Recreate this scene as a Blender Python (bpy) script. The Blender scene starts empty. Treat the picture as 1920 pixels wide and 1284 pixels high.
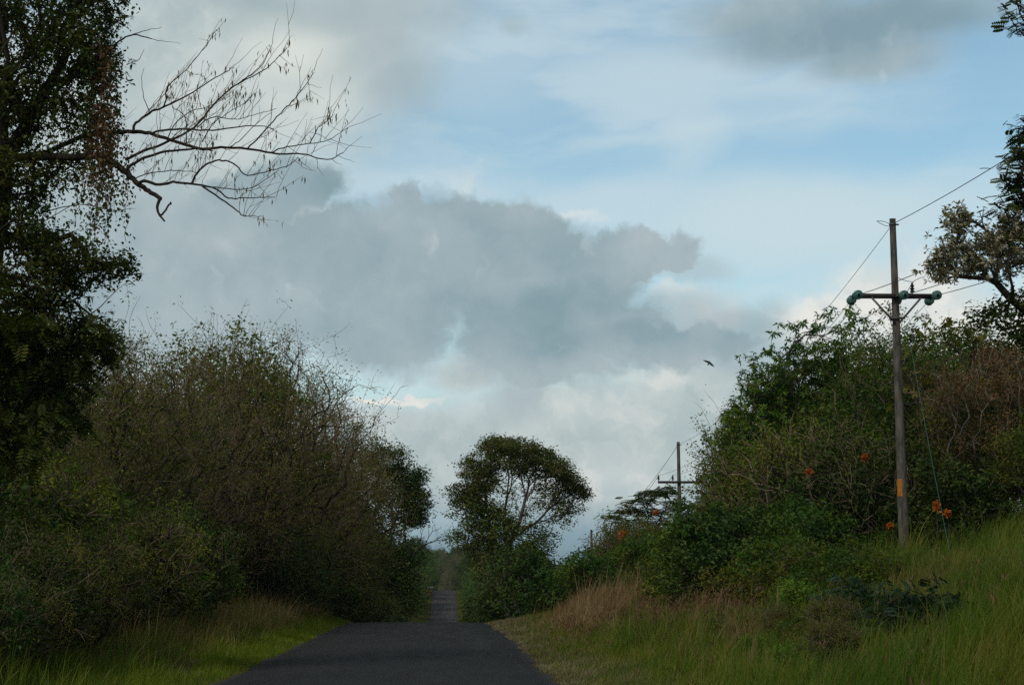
import bpy, math, random
import numpy as np
from mathutils import Vector, Matrix

# ------------------------------------------------------------------ camera
D = bpy.data
SC = bpy.context.scene
COL = SC.collection
F_PX, CX, CY = 3500.0, 960.0, 642.0          # photograph is 1920 x 1284
CAM_H = 1.7
PITCH = math.radians(7.05)
YAW = math.radians(1.917)
cam_data = D.cameras.new('camera')
cam_data.sensor_width = 36.0
cam_data.lens = 36.0 * F_PX / 1920.0
cam_data.clip_start = 0.5
cam_data.clip_end = 12000.0
cam = D.objects.new('camera', cam_data)
COL.objects.link(cam)
cam.location = (0, 0, CAM_H)
cam.rotation_euler = (math.pi / 2 + PITCH, 0, -YAW)
SC.camera = cam
CAM_M = Matrix.Rotation(-YAW, 3, 'Z') @ Matrix.Rotation(math.pi / 2 + PITCH, 3, 'X')

def ray(px, py):
    return CAM_M @ Vector(((px - CX) / F_PX, (CY - py) / F_PX, -1.0))

def at(px, py, dist):
    """world point seen at photo pixel px,py, dist metres down the road (+Y)"""
    r = ray(px, py)
    return Vector((0, 0, CAM_H)) + r * (dist / r.y)

def azel(px, py):
    r = ray(px, py).normalized()
    return math.degrees(math.atan2(r.x, r.y)), math.degrees(math.asin(r.z))

# ------------------------------------------------------------------ render settings
SC.view_settings.view_transform = 'Standard'
SC.view_settings.look = 'None'
SC.view_settings.exposure = 0.0
SC.view_settings.gamma = 1.0
SC.render.engine = 'CYCLES'
SC.cycles.use_denoising = False
SC.cycles.max_bounces = 6
SC.cycles.diffuse_bounces = 2
SC.cycles.glossy_bounces = 2
SC.cycles.transmission_bounces = 3
SC.cycles.transparent_max_bounces = 6
SC.cycles.volume_bounces = 0
SC.cycles.caustics_reflective = False
SC.cycles.caustics_refractive = False

# ------------------------------------------------------------------ sun and sky
SUN_EL, SUN_AZ = math.radians(44), math.radians(-142)     # azimuth from +Y towards +X: the sun stands behind the camera to the left
sd = D.lights.new('sun', 'SUN')
sd.energy = 1.2
sd.angle = math.radians(11)
sd.color = (1.0, 0.93, 0.82)
sun = D.objects.new('sun', sd)
COL.objects.link(sun)
sdir = Vector((math.sin(SUN_AZ) * math.cos(SUN_EL), math.cos(SUN_AZ) * math.cos(SUN_EL), math.sin(SUN_EL)))
sun.rotation_euler = sdir.to_track_quat('Z', 'Y').to_euler()
sun.location = (-30, -10, 40)

world = D.worlds.new('World')
SC.world = world
world.use_nodes = True
world.cycles.sampling_method = 'MANUAL'
world.cycles.sample_map_resolution = 512
NT = world.node_tree
NT.nodes.clear()

class G:
    """tiny builder for node graphs"""
    def __init__(self, nt): self.nt = nt
    def node(self, t, **kw):
        n = self.nt.nodes.new(t)
        for k, v in kw.items(): setattr(n, k, v)
        return n
    def put(self, sock, v):
        if isinstance(v, bpy.types.NodeSocket): self.nt.links.new(v, sock)
        elif v is not None:
            if hasattr(sock.default_value, '__len__') and not hasattr(v, '__len__'): v = (v,) * len(sock.default_value)
            if hasattr(v, '__len__') and len(sock.default_value) == 4 and len(v) == 3: v = (*v, 1.0)
            sock.default_value = v
    def m(self, op, a, b=None, c=None, clamp=False):
        n = self.node('ShaderNodeMath', operation=op, use_clamp=clamp)
        self.put(n.inputs[0], a)
        if b is not None: self.put(n.inputs[1], b)
        if c is not None: self.put(n.inputs[2], c)
        return n.outputs[0]
    def v(self, op, a, b=None, c=None):
        n = self.node('ShaderNodeVectorMath', operation=op)
        self.put(n.inputs[0], a)
        if b is not None: self.put(n.inputs[1], b)
        if c is not None: self.put(n.inputs[2], c)
        return n.outputs['Value'] if op in ('LENGTH', 'DOT_PRODUCT', 'DISTANCE') else n.outputs[0]
    def noise(self, vec, scale, detail=4, rough=0.55, dist=0.0, out='Fac'):
        n = self.node('ShaderNodeTexNoise')
        self.put(n.inputs['Vector'], vec)
        n.inputs['Scale'].default_value = scale
        n.inputs['Detail'].default_value = detail
        n.inputs['Roughness'].default_value = rough
        n.inputs['Distortion'].default_value = dist
        return n.outputs[out]
    def ramp(self, f, a, b, lo=0.0, hi=1.0, smooth=True):
        n = self.node('ShaderNodeMapRange')
        n.interpolation_type = 'SMOOTHSTEP' if smooth else 'LINEAR'
        n.clamp = True
        self.put(n.inputs[0], f)
        for i, x in enumerate((a, b, lo, hi)): self.put(n.inputs[i + 1], x)
        return n.outputs[0]
    def mix(self, f, a, b, mode='MIX'):
        n = self.node('ShaderNodeMix', data_type='RGBA', blend_type=mode)
        self.put(n.inputs[0], f); self.put(n.inputs[6], a); self.put(n.inputs[7], b)
        return n.outputs[2]

def lin(r, g, b):
    return tuple((c / 255 / 12.92 if c / 255 <= 0.04045 else ((c / 255 + 0.055) / 1.055) ** 2.4) for c in (r, g, b))

g = G(NT)
tc = g.node('ShaderNodeTexCoord').outputs['Generated']
dirn = g.v('NORMALIZE', tc)
sep = g.node('ShaderNodeSeparateXYZ'); g.put(sep.inputs[0], dirn)
DEG = 57.29578
az = g.m('MULTIPLY', g.m('ARCTAN2', sep.outputs[0], sep.outputs[1]), DEG)
el = g.m('MULTIPLY', g.m('ARCSINE', sep.outputs[2]), DEG)
cmb = g.node('ShaderNodeCombineXYZ'); g.put(cmb.inputs[0], az); g.put(cmb.inputs[1], el)
P0 = cmb.outputs[0]                                       # degrees of azimuth and elevation in the world
def warp(p, scale, amt, seed, detail=4, rough=0.6, sx=1.0):
    q = g.v('MULTIPLY_ADD', p, (sx, 1, 1), (seed, seed * 1.7, 0))
    n = g.noise(q, scale, detail, rough, out='Color')
    return g.v('ADD', p, g.v('MULTIPLY', g.v('SUBTRACT', n, (0.5, 0.5, 0.5)), (amt, amt, 0)))
PC = warp(warp(P0, 2.6, 0.55, 7.7, 3, 0.5), 0.75, 1.55, 3.1, 4, 0.5)                     # crisp, bumpy cumulus outlines
PS = warp(P0, 0.22, 2.6, 9.7, 3, 0.5, 0.6)                  # soft edges
def blobs(P, lst, soft):
    out = None
    for e in lst:
        px, py, rx, ry = e[:4]
        s = e[4] if len(e) > 4 else soft
        w = e[5] if len(e) > 5 else 1.0
        a, b = azel(px, py)
        q = g.v('MULTIPLY', g.v('SUBTRACT', P, (a, b, 0)), (61.0 / rx, 61.0 / ry, 0))
        f = g.ramp(g.v('LENGTH', q), 1 - s, 1 + s, w, 0.0)
        out = f if out is None else g.m('MAXIMUM', out, f)
    return out

sky = g.node('ShaderNodeTexSky', sky_type='NISHITA')
sky.sun_disc = False
sky.sun_elevation = SUN_EL
sky.sun_rotation = SUN_AZ
sky.altitude = 50; sky.air_density = 1.0; sky.dust_density = 1.2; sky.ozone_density = 1.2
# strength 0.1 of the physical sky, as one colour
base = g.v('MULTIPLY', sky.outputs[0], (0.124, 0.144, 0.131))
# pale high veil, streaked along the horizon
st = g.noise(g.v('MULTIPLY', PS, (0.35, 1.3, 1)), 0.30, 5, 0.55)
veil = g.m('ADD', g.ramp(st, 0.35, 0.62, 0.10, 0.68), g.ramp(el, 2.0, 9.5, 0.62, 0.0))
veil = g.m('MAXIMUM', veil, blobs(PS, [(1300, 240, 90, 110, .7, .75), (1250, 130, 260, 70, .8, .7), (1500, 420, 420, 95, .7, .85), (1150, 380, 300, 70, .8, .7),
                                   (870, 330, 60, 60, .8, .5), (1640, 700, 400, 220, .7, .6), (900, 90, 260, 110, .9, .5)], .7))
veil = g.m('MULTIPLY', veil, g.m('SUBTRACT', 1.0, blobs(PS, [(1620, 290, 250, 40, .9, .75), (1880, 180, 180, 110, .9, .85), (1120, 300, 140, 28, .9, .6), (1430, 205, 120, 25, .9, .4), (1000, 300, 130, 26, .9, .4)], .7)))
c = g.mix(veil, base, lin(203, 221, 227))
# creamy, half lit cloud sheet on the left and low down in the middle
fine = g.noise(PC, 0.55, 6, 0.58)
big = g.noise(g.v('ADD', P0, (41, 17, 0)), 0.16, 4, 0.5)
cream = blobs(PS, [(430, 120, 330, 190, .55), (230, 330, 330, 330, .5), (640, 60, 120, 80, .6), (1120, 850, 330, 150, .45), (760, 850, 260, 95, .3),
                  (1330, 760, 190, 90, .5), (880, 690, 60, 40, .7)], .5)
c = g.mix(g.m('MULTIPLY', cream, 0.93), c, g.mix(g.ramp(fine, 0.35, 0.66), lin(172, 187, 189), lin(196, 206, 205)))
c = g.mix(g.m('MULTIPLY', blobs(PS, [(545, 100, 100, 65, .8, .75), (600, 175, 80, 70, .9, .6), (400, 230, 170, 90, .9, .35), (560, 150, 140, 110, .9, .5)], .8), 1.0), c, lin(224, 229, 222))
# sunlit white tops
white = blobs(PC, [(1580, 615, 150, 66, .28), (1700, 560, 130, 80, .4), (1850, 640, 160, 90, .5), (1280, 556, 60, 18, .7, .6), (1340, 585, 55, 26, .6, .8), (1080, 402, 50, 12, .8, .5), (748, 749, 88, 9, .35, 1.0), (866, 345, 26, 40, .9, .22),
                   (580, 398, 45, 14, .7, .75), (1180, 512, 60, 14, .8, .5), (975, 870, 50, 28, .7, .25), (1160, 905, 70, 50, .6, .6), (1010, 900, 60, 40, .6, .4), (1240, 700, 90, 24, .6, .4), (1120, 770, 120, 36, .7, .35)], .5)
c = g.mix(white, c, g.mix(g.ramp(fine, 0.38, 0.62), lin(212, 221, 221), lin(235, 235, 228)))
# grey cumulus body
grey = blobs(PC, [(330, 520, 330, 160, .3), (560, 520, 280, 140, .22), (800, 480, 210, 116, .14), (790, 585, 90, 52, .4), (700, 560, 120, 60, .4), (760, 380, 38, 40, .25), (930, 450, 150, 80, .14),
                  (1010, 540, 190, 120, .16), (1170, 480, 130, 50, .22), (1250, 478, 66, 44, .2), (1130, 620, 180, 62, .3),
                  (1290, 640, 160, 52, .4), (1060, 690, 110, 34, .4), (720, 640, 130, 68, .35), (960, 640, 110, 80, .4), (985, 735, 46, 60, .5, .75),
                  (560, 340, 90, 44, .25), (490, 370, 120, 40, .3), (620, 440, 120, 60, .25)], .2)
grey2 = blobs(PS, [(1600, 60, 270, 60, .45), (1480, 20, 170, 50, .5), (1640, 120, 120, 46, .6), (1640, 40, 180, 50, .5), (690, 20, 190, 50, .7, .95), (740, 155, 75, 48, .7, .85), (700, 90, 90, 70, .9, .75), (975, 45, 34, 16, .8, .5),
                   (500, 0, 110, 26, .9, .7), (1430, 580, 40, 26, .8, .5), (1350, 620, 110, 50, .5, .85), (1400, 670, 90, 40, .6, .8), (1240, 600, 120, 60, .6, .8), (1290, 500, 60, 20, .7, .6), (260, 430, 120, 170, .7, .7)], .5)
dens = g.m('MAXIMUM', grey, g.m('MULTIPLY', grey2, 0.9))
dark = g.m('MAXIMUM', blobs(PS, [(950, 580, 190, 70, .8), (860, 520, 170, 90, .9, .6), (1600, 60, 240, 60, .8, .95), (1180, 640, 220, 30, .9, .7), (610, 350, 60, 40, .8, .6), (640, 650, 170, 60, .9, .6), (1060, 640, 90, 30, .8, .8)], .7), 0.0)
shade = g.m('ADD', g.m('MULTIPLY', dark, 0.52), g.ramp(g.m('ADD', g.m('MULTIPLY', fine, 0.28), g.m('MULTIPLY', big, 0.72)), 0.38, 0.62, 0.0, 0.55), clamp=True)
vor = g.node('ShaderNodeTexVoronoi', feature='SMOOTH_F1'); vor.inputs['Scale'].default_value = 0.62; vor.inputs['Detail'].default_value = 2.0; vor.inputs['Roughness'].default_value = 0.55
g.put(vor.inputs['Vector'], PC)
bil = g.ramp(vor.outputs['Distance'], 0.12, 0.62)
shade = g.m('ADD', g.m('MULTIPLY', shade, 0.9), g.m('MULTIPLY', g.m('SUBTRACT', bil, 0.42), 0.42), clamp=True)
gcol = g.mix(shade, lin(184, 197, 201), lin(131, 156, 165))
c = g.mix(g.m('MULTIPLY', dens, 0.96), c, gcol)
# outside the part of the sky that stands over the road: unseen cloud, made up in darker greys to dim the land
far_az = g.ramp(g.m('ABSOLUTE', g.m('SUBTRACT', az, 2.0)), 17.0, 26.0)
far_el = g.ramp(el, 19.0, 27.0)
gen = g.noise(g.v('MULTIPLY', dirn, (1, 1, 2)), 2.6, 6, 0.55)
gen_c = g.mix(g.ramp(gen, 0.30, 0.50, 0.0, 0.96), c, g.mix(g.ramp(gen, 0.5, 0.68), lin(138, 143, 142), lin(92, 98, 100)))
c = g.mix(g.m('MAXIMUM', far_az, far_el), c, gen_c)
# dull blue air low over the horizon
c = g.mix(g.ramp(g.m('ADD', el, g.m('MULTIPLY', fine, 0.9)), 0.6, 3.6, 0.90, 0.0), c, lin(112, 148, 166))
bg = g.node('ShaderNodeBackground')
g.put(bg.inputs['Color'], c)
bg.inputs['Strength'].default_value = 1.0
wo = g.node('ShaderNodeOutputWorld')
NT.links.new(bg.outputs[0], wo.inputs['Surface'])

# ------------------------------------------------------------------ helpers
RS = np.random.RandomState(7)

def tag(o, label=None, cat=None, group=None, kind=None):
    if label: o['label'] = label
    if cat: o['category'] = cat
    if group: o['group'] = group
    if kind: o['kind'] = kind
    return o

def empty(name, loc=(0, 0, 0), rz=0.0, s=1.0):
    o = D.objects.new(name, None)
    o.empty_display_size = 0.3
    COL.objects.link(o)
    o.location = loc; o.rotation_euler = (0, 0, rz); o.scale = (s, s, s)
    return o

def mesh_np(name, V, faces, mat, smooth=False):
    """faces: list of int arrays, each (n,3) or (n,4)"""
    V = np.asarray(V, np.float32)
    me = D.meshes.new(name)
    loops = np.concatenate([f.ravel() for f in faces]).astype(np.int32)
    tot = np.concatenate([np.full(len(f), f.shape[1], np.int32) for f in faces])
    start = np.concatenate([[0], np.cumsum(tot)[:-1]]).astype(np.int32)
    me.vertices.add(len(V)); me.vertices.foreach_set('co', V.ravel())
    me.loops.add(len(loops)); me.loops.foreach_set('vertex_index', loops)
    me.polygons.add(len(tot)); me.polygons.foreach_set('loop_start', start); me.polygons.foreach_set('loop_total', tot)
    if smooth: me.polygons.foreach_set('use_smooth', np.ones(len(tot), bool))
    me.update(calc_edges=True)
    if mat: me.materials.append(mat)
    return me

def obj(name, me, parent=None, loc=(0, 0, 0)):
    o = D.objects.new(name, me)
    COL.objects.link(o)
    if parent: o.parent = parent
    o.location = loc
    return o

def copy_thing(root, loc, rz, s, label, cat=None, group=None, sz=None):
    r = root.copy(); COL.objects.link(r)
    r.location = loc; r.rotation_euler = (0, 0, rz); r.scale = (s, s, sz or s)
    r['label'] = label
    if group: r['group'] = group
    for ch in root.children:
        k = ch.copy(); COL.objects.link(k); k.parent = r
        for gc in ch.children:
            q = gc.copy(); COL.objects.link(q); q.parent = k
    return r

# ------------------------------------------------------------------ materials
def new_mat(name):
    m = D.materials.new(name); m.use_nodes = True
    m.node_tree.nodes.clear()
    gg = G(m.node_tree)
    out = gg.node('ShaderNodeOutputMaterial')
    return m, gg, out

def leaf_mat(name, cols, translucent=0.3, rough=0.55, patch=0.25):
    """cols: three linear base colours that real leaves of the plant have (young, mature, dying)"""
    m, q, out = new_mat(name)
    rnd = q.node('ShaderNodeNewGeometry').outputs['Random Per Island']
    oi = q.node('ShaderNodeObjectInfo').outputs['Random']
    pos = q.node('ShaderNodeTexCoord').outputs['Object']
    n = q.noise(pos, 0.8, 2, 0.5)
    f = q.m('ADD', q.m('MULTIPLY', rnd, 0.5), q.m('MULTIPLY', q.ramp(n, 0.35, 0.65), 0.5))
    cr = q.node('ShaderNodeValToRGB'); q.put(cr.inputs[0], f)
    e = cr.color_ramp.elements
    e[0].position = 0.15; e[0].color = (*cols[0], 1)
    e[1].position = 0.9; e[1].color = (*cols[2], 1)
    k = e.new(0.5); k.color = (*cols[1], 1)
    hs = q.node('ShaderNodeHueSaturation')
    q.put(hs.inputs['Hue'], q.ramp(oi, 0, 1, 0.485, 0.515, False))
    q.put(hs.inputs['Value'], q.ramp(oi, 0, 1, 0.82, 1.2, False))
    q.put(hs.inputs['Color'], cr.outputs[0])
    d = q.node('ShaderNodeBsdfPrincipled'); q.put(d.inputs['Base Color'], hs.outputs[0])
    d.inputs['Roughness'].default_value = rough
    d.inputs['Specular IOR Level'].default_value = 0.25
    if translucent > 0:
        t = q.node('ShaderNodeBsdfTranslucent'); q.put(t.inputs[0], q.mix(1.0, hs.outputs[0], (1.1, 1.15, 0.6), 'MULTIPLY'))
        mx = q.node('ShaderNodeMixShader'); mx.inputs[0].default_value = translucent
        q.nt.links.new(d.outputs[0], mx.inputs[1]); q.nt.links.new(t.outputs[0], mx.inputs[2])
        q.nt.links.new(mx.outputs[0], out.inputs[0])
    else:
        q.nt.links.new(d.outputs[0], out.inputs[0])
    return m

def bark_mat(name, a, b, scale=3.0):
    m, q, out = new_mat(name)
    pos = q.node('ShaderNodeTexCoord').outputs['Object']
    n = q.noise(q.v('MULTIPLY', pos, (4, 4, 1)), scale, 5, 0.6)
    rnd = q.node('ShaderNodeNewGeometry').outputs['Random Per Island']
    f = q.m('ADD', q.m('MULTIPLY', q.ramp(n, 0.3, 0.7), 0.6), q.m('MULTIPLY', rnd, 0.4))
    d = q.node('ShaderNodeBsdfPrincipled'); q.put(d.inputs['Base Color'], q.mix(f, a, b))
    d.inputs['Roughness'].default_value = 0.9
    d.inputs['Specular IOR Level'].default_value = 0.1
    bp = q.node('ShaderNodeBump'); bp.inputs['Strength'].default_value = 0.5; bp.inputs['Distance'].default_value = 0.02
    q.put(bp.inputs['Height'], n); q.nt.links.new(bp.outputs[0], d.inputs['Normal'])
    q.nt.links.new(d.outputs[0], out.inputs[0])
    return m

def plain_mat(name, a, b=None, scale=6.0, rough=0.7, metallic=0.0, stretch=(1, 1, 1), spec=0.3):
    m, q, out = new_mat(name)
    pos = q.node('ShaderNodeTexCoord').outputs['Object']
    n = q.noise(q.v('MULTIPLY', pos, stretch), scale, 5, 0.65)
    d = q.node('ShaderNodeBsdfPrincipled')
    q.put(d.inputs['Base Color'], q.mix(q.ramp(n, 0.35, 0.65), a, b or a))
    d.inputs['Roughness'].default_value = rough; d.inputs['Metallic'].default_value = metallic
    d.inputs['Specular IOR Level'].default_value = spec
    q.nt.links.new(d.outputs[0], out.inputs[0])
    return m

M = {}
M['leaf_thicket'] = leaf_mat('thicket_leaves', [(0.080, 0.135, 0.012), (0.17, 0.165, 0.026), (0.27, 0.17, 0.05)], 0.25)
M['leaf_olive'] = leaf_mat('olive_leaves', [(0.060, 0.120, 0.010), (0.125, 0.170, 0.016), (0.23, 0.20, 0.028)], 0.3)
M['leaf_green'] = leaf_mat('green_leaves', [(0.030, 0.105, 0.012), (0.070, 0.160, 0.016), (0.16, 0.21, 0.022)], 0.3)
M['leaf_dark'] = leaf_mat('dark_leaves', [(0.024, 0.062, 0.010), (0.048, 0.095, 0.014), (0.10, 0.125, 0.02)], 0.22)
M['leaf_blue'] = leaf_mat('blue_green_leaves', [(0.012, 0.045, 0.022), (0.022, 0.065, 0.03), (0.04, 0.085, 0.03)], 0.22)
M['leaf_lime'] = leaf_mat('lime_leaves', [(0.075, 0.17, 0.012), (0.13, 0.22, 0.02), (0.2, 0.24, 0.03)], 0.35)
M['leaf_umbrella'] = leaf_mat('umbrella_leaves', [(0.065, 0.115, 0.02), (0.12, 0.16, 0.03), (0.20, 0.20, 0.05)], 0.25)
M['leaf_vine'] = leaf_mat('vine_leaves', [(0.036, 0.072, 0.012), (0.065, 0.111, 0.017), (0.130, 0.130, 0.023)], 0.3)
M['leaf_rust'] = leaf_mat('rusty_leaves', [(0.132, 0.060, 0.030), (0.192, 0.096, 0.048), (0.240, 0.156, 0.084)], 0.25)
M['seed'] = leaf_mat('seed_heads', [(0.20, 0.17, 0.11), (0.32, 0.27, 0.19), (0.45, 0.39, 0.29)], 0.2)
M['flower'] = leaf_mat('orange_flowers', [(0.60, 0.17, 0.02), (0.68, 0.26, 0.03), (0.75, 0.38, 0.04)], 0.2)
M['pod'] = leaf_mat('pods', [(0.108, 0.120, 0.048), (0.156, 0.156, 0.072), (0.192, 0.156, 0.084)], 0.2)
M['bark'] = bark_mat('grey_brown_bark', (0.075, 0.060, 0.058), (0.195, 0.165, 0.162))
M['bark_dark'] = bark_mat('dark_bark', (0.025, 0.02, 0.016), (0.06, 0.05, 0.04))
M['bark_pale'] = bark_mat('pale_bark', (0.192, 0.168, 0.145), (0.384, 0.348, 0.317))
M['twig'] = bark_mat('brown_twigs', (0.135, 0.095, 0.062), (0.33, 0.25, 0.18))
M['grass'] = leaf_mat('green_grass_blades', [(0.050, 0.115, 0.006), (0.105, 0.165, 0.010), (0.22, 0.20, 0.03)], 0.3)
M['verge'] = leaf_mat('verge_grass_blades', [(0.095, 0.145, 0.006), (0.15, 0.19, 0.010), (0.21, 0.21, 0.02)], 0.3)
M['dry'] = leaf_mat('dry_grass_blades', [(0.20, 0.125, 0.055), (0.32, 0.215, 0.10), (0.44, 0.33, 0.17)], 0.3)
M['dryred'] = leaf_mat('reddish_grass_heads', [(0.15, 0.085, 0.045), (0.22, 0.13, 0.065), (0.28, 0.18, 0.09)], 0.3)

# ------------------------------------------------------------------ terrain profile
_ys = np.array([-50, 0, 40, 58, 66, 75, 85, 100, 125, 147, 200, 250, 300, 350, 378, 400, 412, 425, 450, 550, 700, 900, 1200, 2000, 9000.])
_zs = np.array([0, 0, 0, 0, -0.03, -0.33, -0.95, -2.3, -4.1, -5.4, -8.0, -9.6, -9.8, -7.35, -4.9, -2.75, -2.1, -2.1, -3.2, -8.5, -5, 0.5, 3, 4, 4.])
def _pchip(xs, ys):
    h = np.diff(xs); dl = np.diff(ys) / h
    m = np.zeros(len(xs))
    for i in range(1, len(xs) - 1):
        if dl[i - 1] * dl[i] > 0:
            w1, w2 = 2 * h[i] + h[i - 1], h[i] + 2 * h[i - 1]
            m[i] = (w1 + w2) / (w1 / dl[i - 1] + w2 / dl[i])
    def f(x):
        x = np.clip(np.asarray(x, float), xs[0], xs[-1])
        i = np.clip(np.searchsorted(xs, x) - 1, 0, len(xs) - 2)
        t = (x - xs[i]) / h[i]
        return ((2 * t**3 - 3 * t**2 + 1) * ys[i] + (t**3 - 2 * t**2 + t) * h[i] * m[i]
                + (-2 * t**3 + 3 * t**2) * ys[i + 1] + (t**3 - t**2) * h[i] * m[i + 1])
    return f
zroad = _pchip(_ys, _zs)
RC = -0.98                                   # road centre line
RW = 2.65                                    # half width
_bx = _pchip(np.array([-4000, -60, -25, -14, -9, -6.5, -5.2, -4.2, -3.63, -3, 1, 1.67, 2.2, 3.2, 4.5, 6, 9, 12, 16, 30, 70, 4000.]),
             np.array([3, 2.5, 1.2, 0.7, 0.42, 0.2, 0.02, -0.02, -0.02, -0.06, -0.06, -0.02, -0.02, 0.0, 0.10, 0.33, 0.95, 1.65, 2.3, 3.4, 4.5, 5.]))
def ground_z(x, y):
    x = np.asarray(x, float); y = np.asarray(y, float)
    amp = np.clip((np.abs(x - RC) - 3.2) / 5, 0, 1)
    nz = 0.10 * np.sin(x * 0.9 + y * 0.37) + 0.08 * np.sin(x * 0.33 - y * 0.61 + 1.3) + 0.05 * np.sin(x * 1.9 + y * 1.1)
    return zroad(y) + _bx(x) + amp * nz

# ground sheet
gx = np.concatenate([[-4000, -1500, -500, -200, -100, -60, -40], np.arange(-30, 32, 0.45), [40, 60, 100, 200, 500, 1500, 4000]])
gy = np.concatenate([[-60, -30, -10], np.arange(0, 110, 0.8), np.arange(110, 480, 4.0), [500, 550, 600, 700, 800, 900, 1000, 1200, 1600, 2200, 3200, 5000, 9000]])
X, Y = np.meshgrid(gx, gy)
Vg = np.stack([X, Y, ground_z(X, Y)], -1).reshape(-1, 3)
nx, ny = len(gx), len(gy)
I = (np.arange(ny - 1)[:, None] * nx + np.arange(nx - 1)[None]).ravel()
mg, q, out = new_mat('soil_and_litter')
pos = q.node('ShaderNodeTexCoord').outputs['Object']
n1 = q.noise(pos, 0.35, 5, 0.6); n2 = q.noise(pos, 6.0, 5, 0.7)
cc = q.mix(q.ramp(n1, 0.38, 0.62), (0.075, 0.07, 0.028), (0.12, 0.085, 0.05))
cc = q.mix(q.ramp(n2, 0.4, 0.65), cc, (0.05, 0.055, 0.02))
d = q.node('ShaderNodeBsdfPrincipled'); q.put(d.inputs['Base Color'], cc); d.inputs['Roughness'].default_value = 1.0
d.inputs['Specular IOR Level'].default_value = 0.0
bp = q.node('ShaderNodeBump'); bp.inputs['Distance'].default_value = 0.06; q.put(bp.inputs['Height'], n2)
q.nt.links.new(bp.outputs[0], d.inputs['Normal']); q.nt.links.new(d.outputs[0], out.inputs[0])
tag(obj('ground', mesh_np('ground', Vg, [np.stack([I, I + 1, I + 1 + nx, I + nx], 1)], mg, True)), kind='structure')

# road sheet with slightly ragged edges and a crown
ry = np.concatenate([np.arange(-20, 110, 0.5), np.arange(110, 470, 2.0), np.arange(470, 1200, 10.0)])
def wob(y, s): return 0.07 * np.sin(y * 0.8 + s) + 0.05 * np.sin(y * 2.3 + 2 * s) + 0.03 * np.sin(y * 5.1 + s)
cols = np.array([-1, -0.985, -0.6, -0.2, 0.2, 0.6, 0.985, 1.0])
Vr = []
for j, cx_ in enumerate(cols):
    s = np.sign(cx_)
    xx = RC + cx_ * RW + (wob(ry, 1.0 + s) if abs(cx_) > 0.9 else 0) - (0.42 * np.clip((ry - 48) / 18, 0, 1) * np.clip((110 - ry) / 20, 0, 1) if cx_ > 0 else 0)
    zz = zroad(ry) + 0.035 * (1 - cx_ ** 2) + (0.006 if abs(cx_) < 0.99 else -0.05)
    Vr.append(np.stack([xx + 0 * ry, ry, zz], -1))
Vr = np.stack(Vr, 1).reshape(-1, 3)
nc = len(cols)
I = (np.arange(len(ry) - 1)[:, None] * nc + np.arange(nc - 1)[None]).ravel()
mr, q, out = new_mat('asphalt')
pos = q.node('ShaderNodeTexCoord').outputs['Object']
sp = q.node('ShaderNodeSeparateXYZ'); q.put(sp.inputs[0], pos)
xr = q.m('ABSOLUTE', q.m('SUBTRACT', q.m('ABSOLUTE', q.m('SUBTRACT', sp.outputs[0], RC)), 1.25))
track = q.ramp(xr, 0.0, 0.55, 1.0, 0.0)
grain = q.noise(pos, 60.0, 4, 0.8)
mott = q.noise(q.v('MULTIPLY', pos, (1.6, 0.25, 1)), 1.3, 6, 0.65)
stri = q.noise(q.v('MULTIPLY', pos, (3.0, 0.03, 1)), 1.5, 3, 0.6)
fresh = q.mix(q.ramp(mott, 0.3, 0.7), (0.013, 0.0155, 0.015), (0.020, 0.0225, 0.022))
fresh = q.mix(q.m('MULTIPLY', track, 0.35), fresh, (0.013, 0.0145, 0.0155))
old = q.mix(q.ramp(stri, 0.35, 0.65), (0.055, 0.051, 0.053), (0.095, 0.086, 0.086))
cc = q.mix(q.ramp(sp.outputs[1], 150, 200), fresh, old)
patch = q.noise(q.v('MULTIPLY', pos, (0.5, 0.06, 1)), 1.0, 3, 0.5)
cc = q.mix(q.m('MULTIPLY', q.ramp(patch, 0.50, 0.53, 0.0, 0.45), q.ramp(sp.outputs[1], 75, 95, 1.0, 0.0)), cc, (0.026, 0.028, 0.027))
edge = q.ramp(q.m('ADD', q.m('ABSOLUTE', q.m('SUBTRACT', sp.outputs[0], RC)), q.m('MULTIPLY', q.m('SUBTRACT', mott, 0.5), 0.5)), RW - 0.22, RW + 0.05)
cc = q.mix(q.m('MULTIPLY', edge, 0.6), cc, (0.10, 0.085, 0.06))
crack = q.node('ShaderNodeTexVoronoi', feature='DISTANCE_TO_EDGE'); crack.inputs['Scale'].default_value = 0.33
q.put(crack.inputs['Vector'], q.v('ADD', pos, q.v('MULTIPLY', q.noise(pos, 1.2, 4, 0.6, out='Color'), (1.6, 1.6, 0))))
cc = q.mix(q.m('MULTIPLY', q.ramp(crack.outputs['Distance'], 0.0, 0.008, 0.7, 0.0), q.m('MULTIPLY', q.ramp(q.noise(pos, 0.15, 2), 0.42, 0.55), q.ramp(sp.outputs[1], 75, 95, 1.0, 0.0))), cc, (0.012, 0.012, 0.012))
cc = q.mix(q.ramp(grain, 0.35, 0.75, 0.0, 0.5), cc, (0.034, 0.036, 0.036))
d = q.node('ShaderNodeBsdfPrincipled'); q.put(d.inputs['Base Color'], cc)
d.inputs['Specular IOR Level'].default_value = 0.2
q.put(d.inputs['Roughness'], q.ramp(mott, 0.3, 0.7, 0.75, 0.92))
bp = q.node('ShaderNodeBump'); bp.inputs['Distance'].default_value = 0.01; q.put(bp.inputs['Height'], grain)
q.nt.links.new(bp.outputs[0], d.inputs['Normal']); q.nt.links.new(d.outputs[0], out.inputs[0])
tag(obj('road', mesh_np('road', Vr, [np.stack([I, I + 1, I + 1 + nc, I + nc], 1)], mr, True)), kind='structure')

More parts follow.
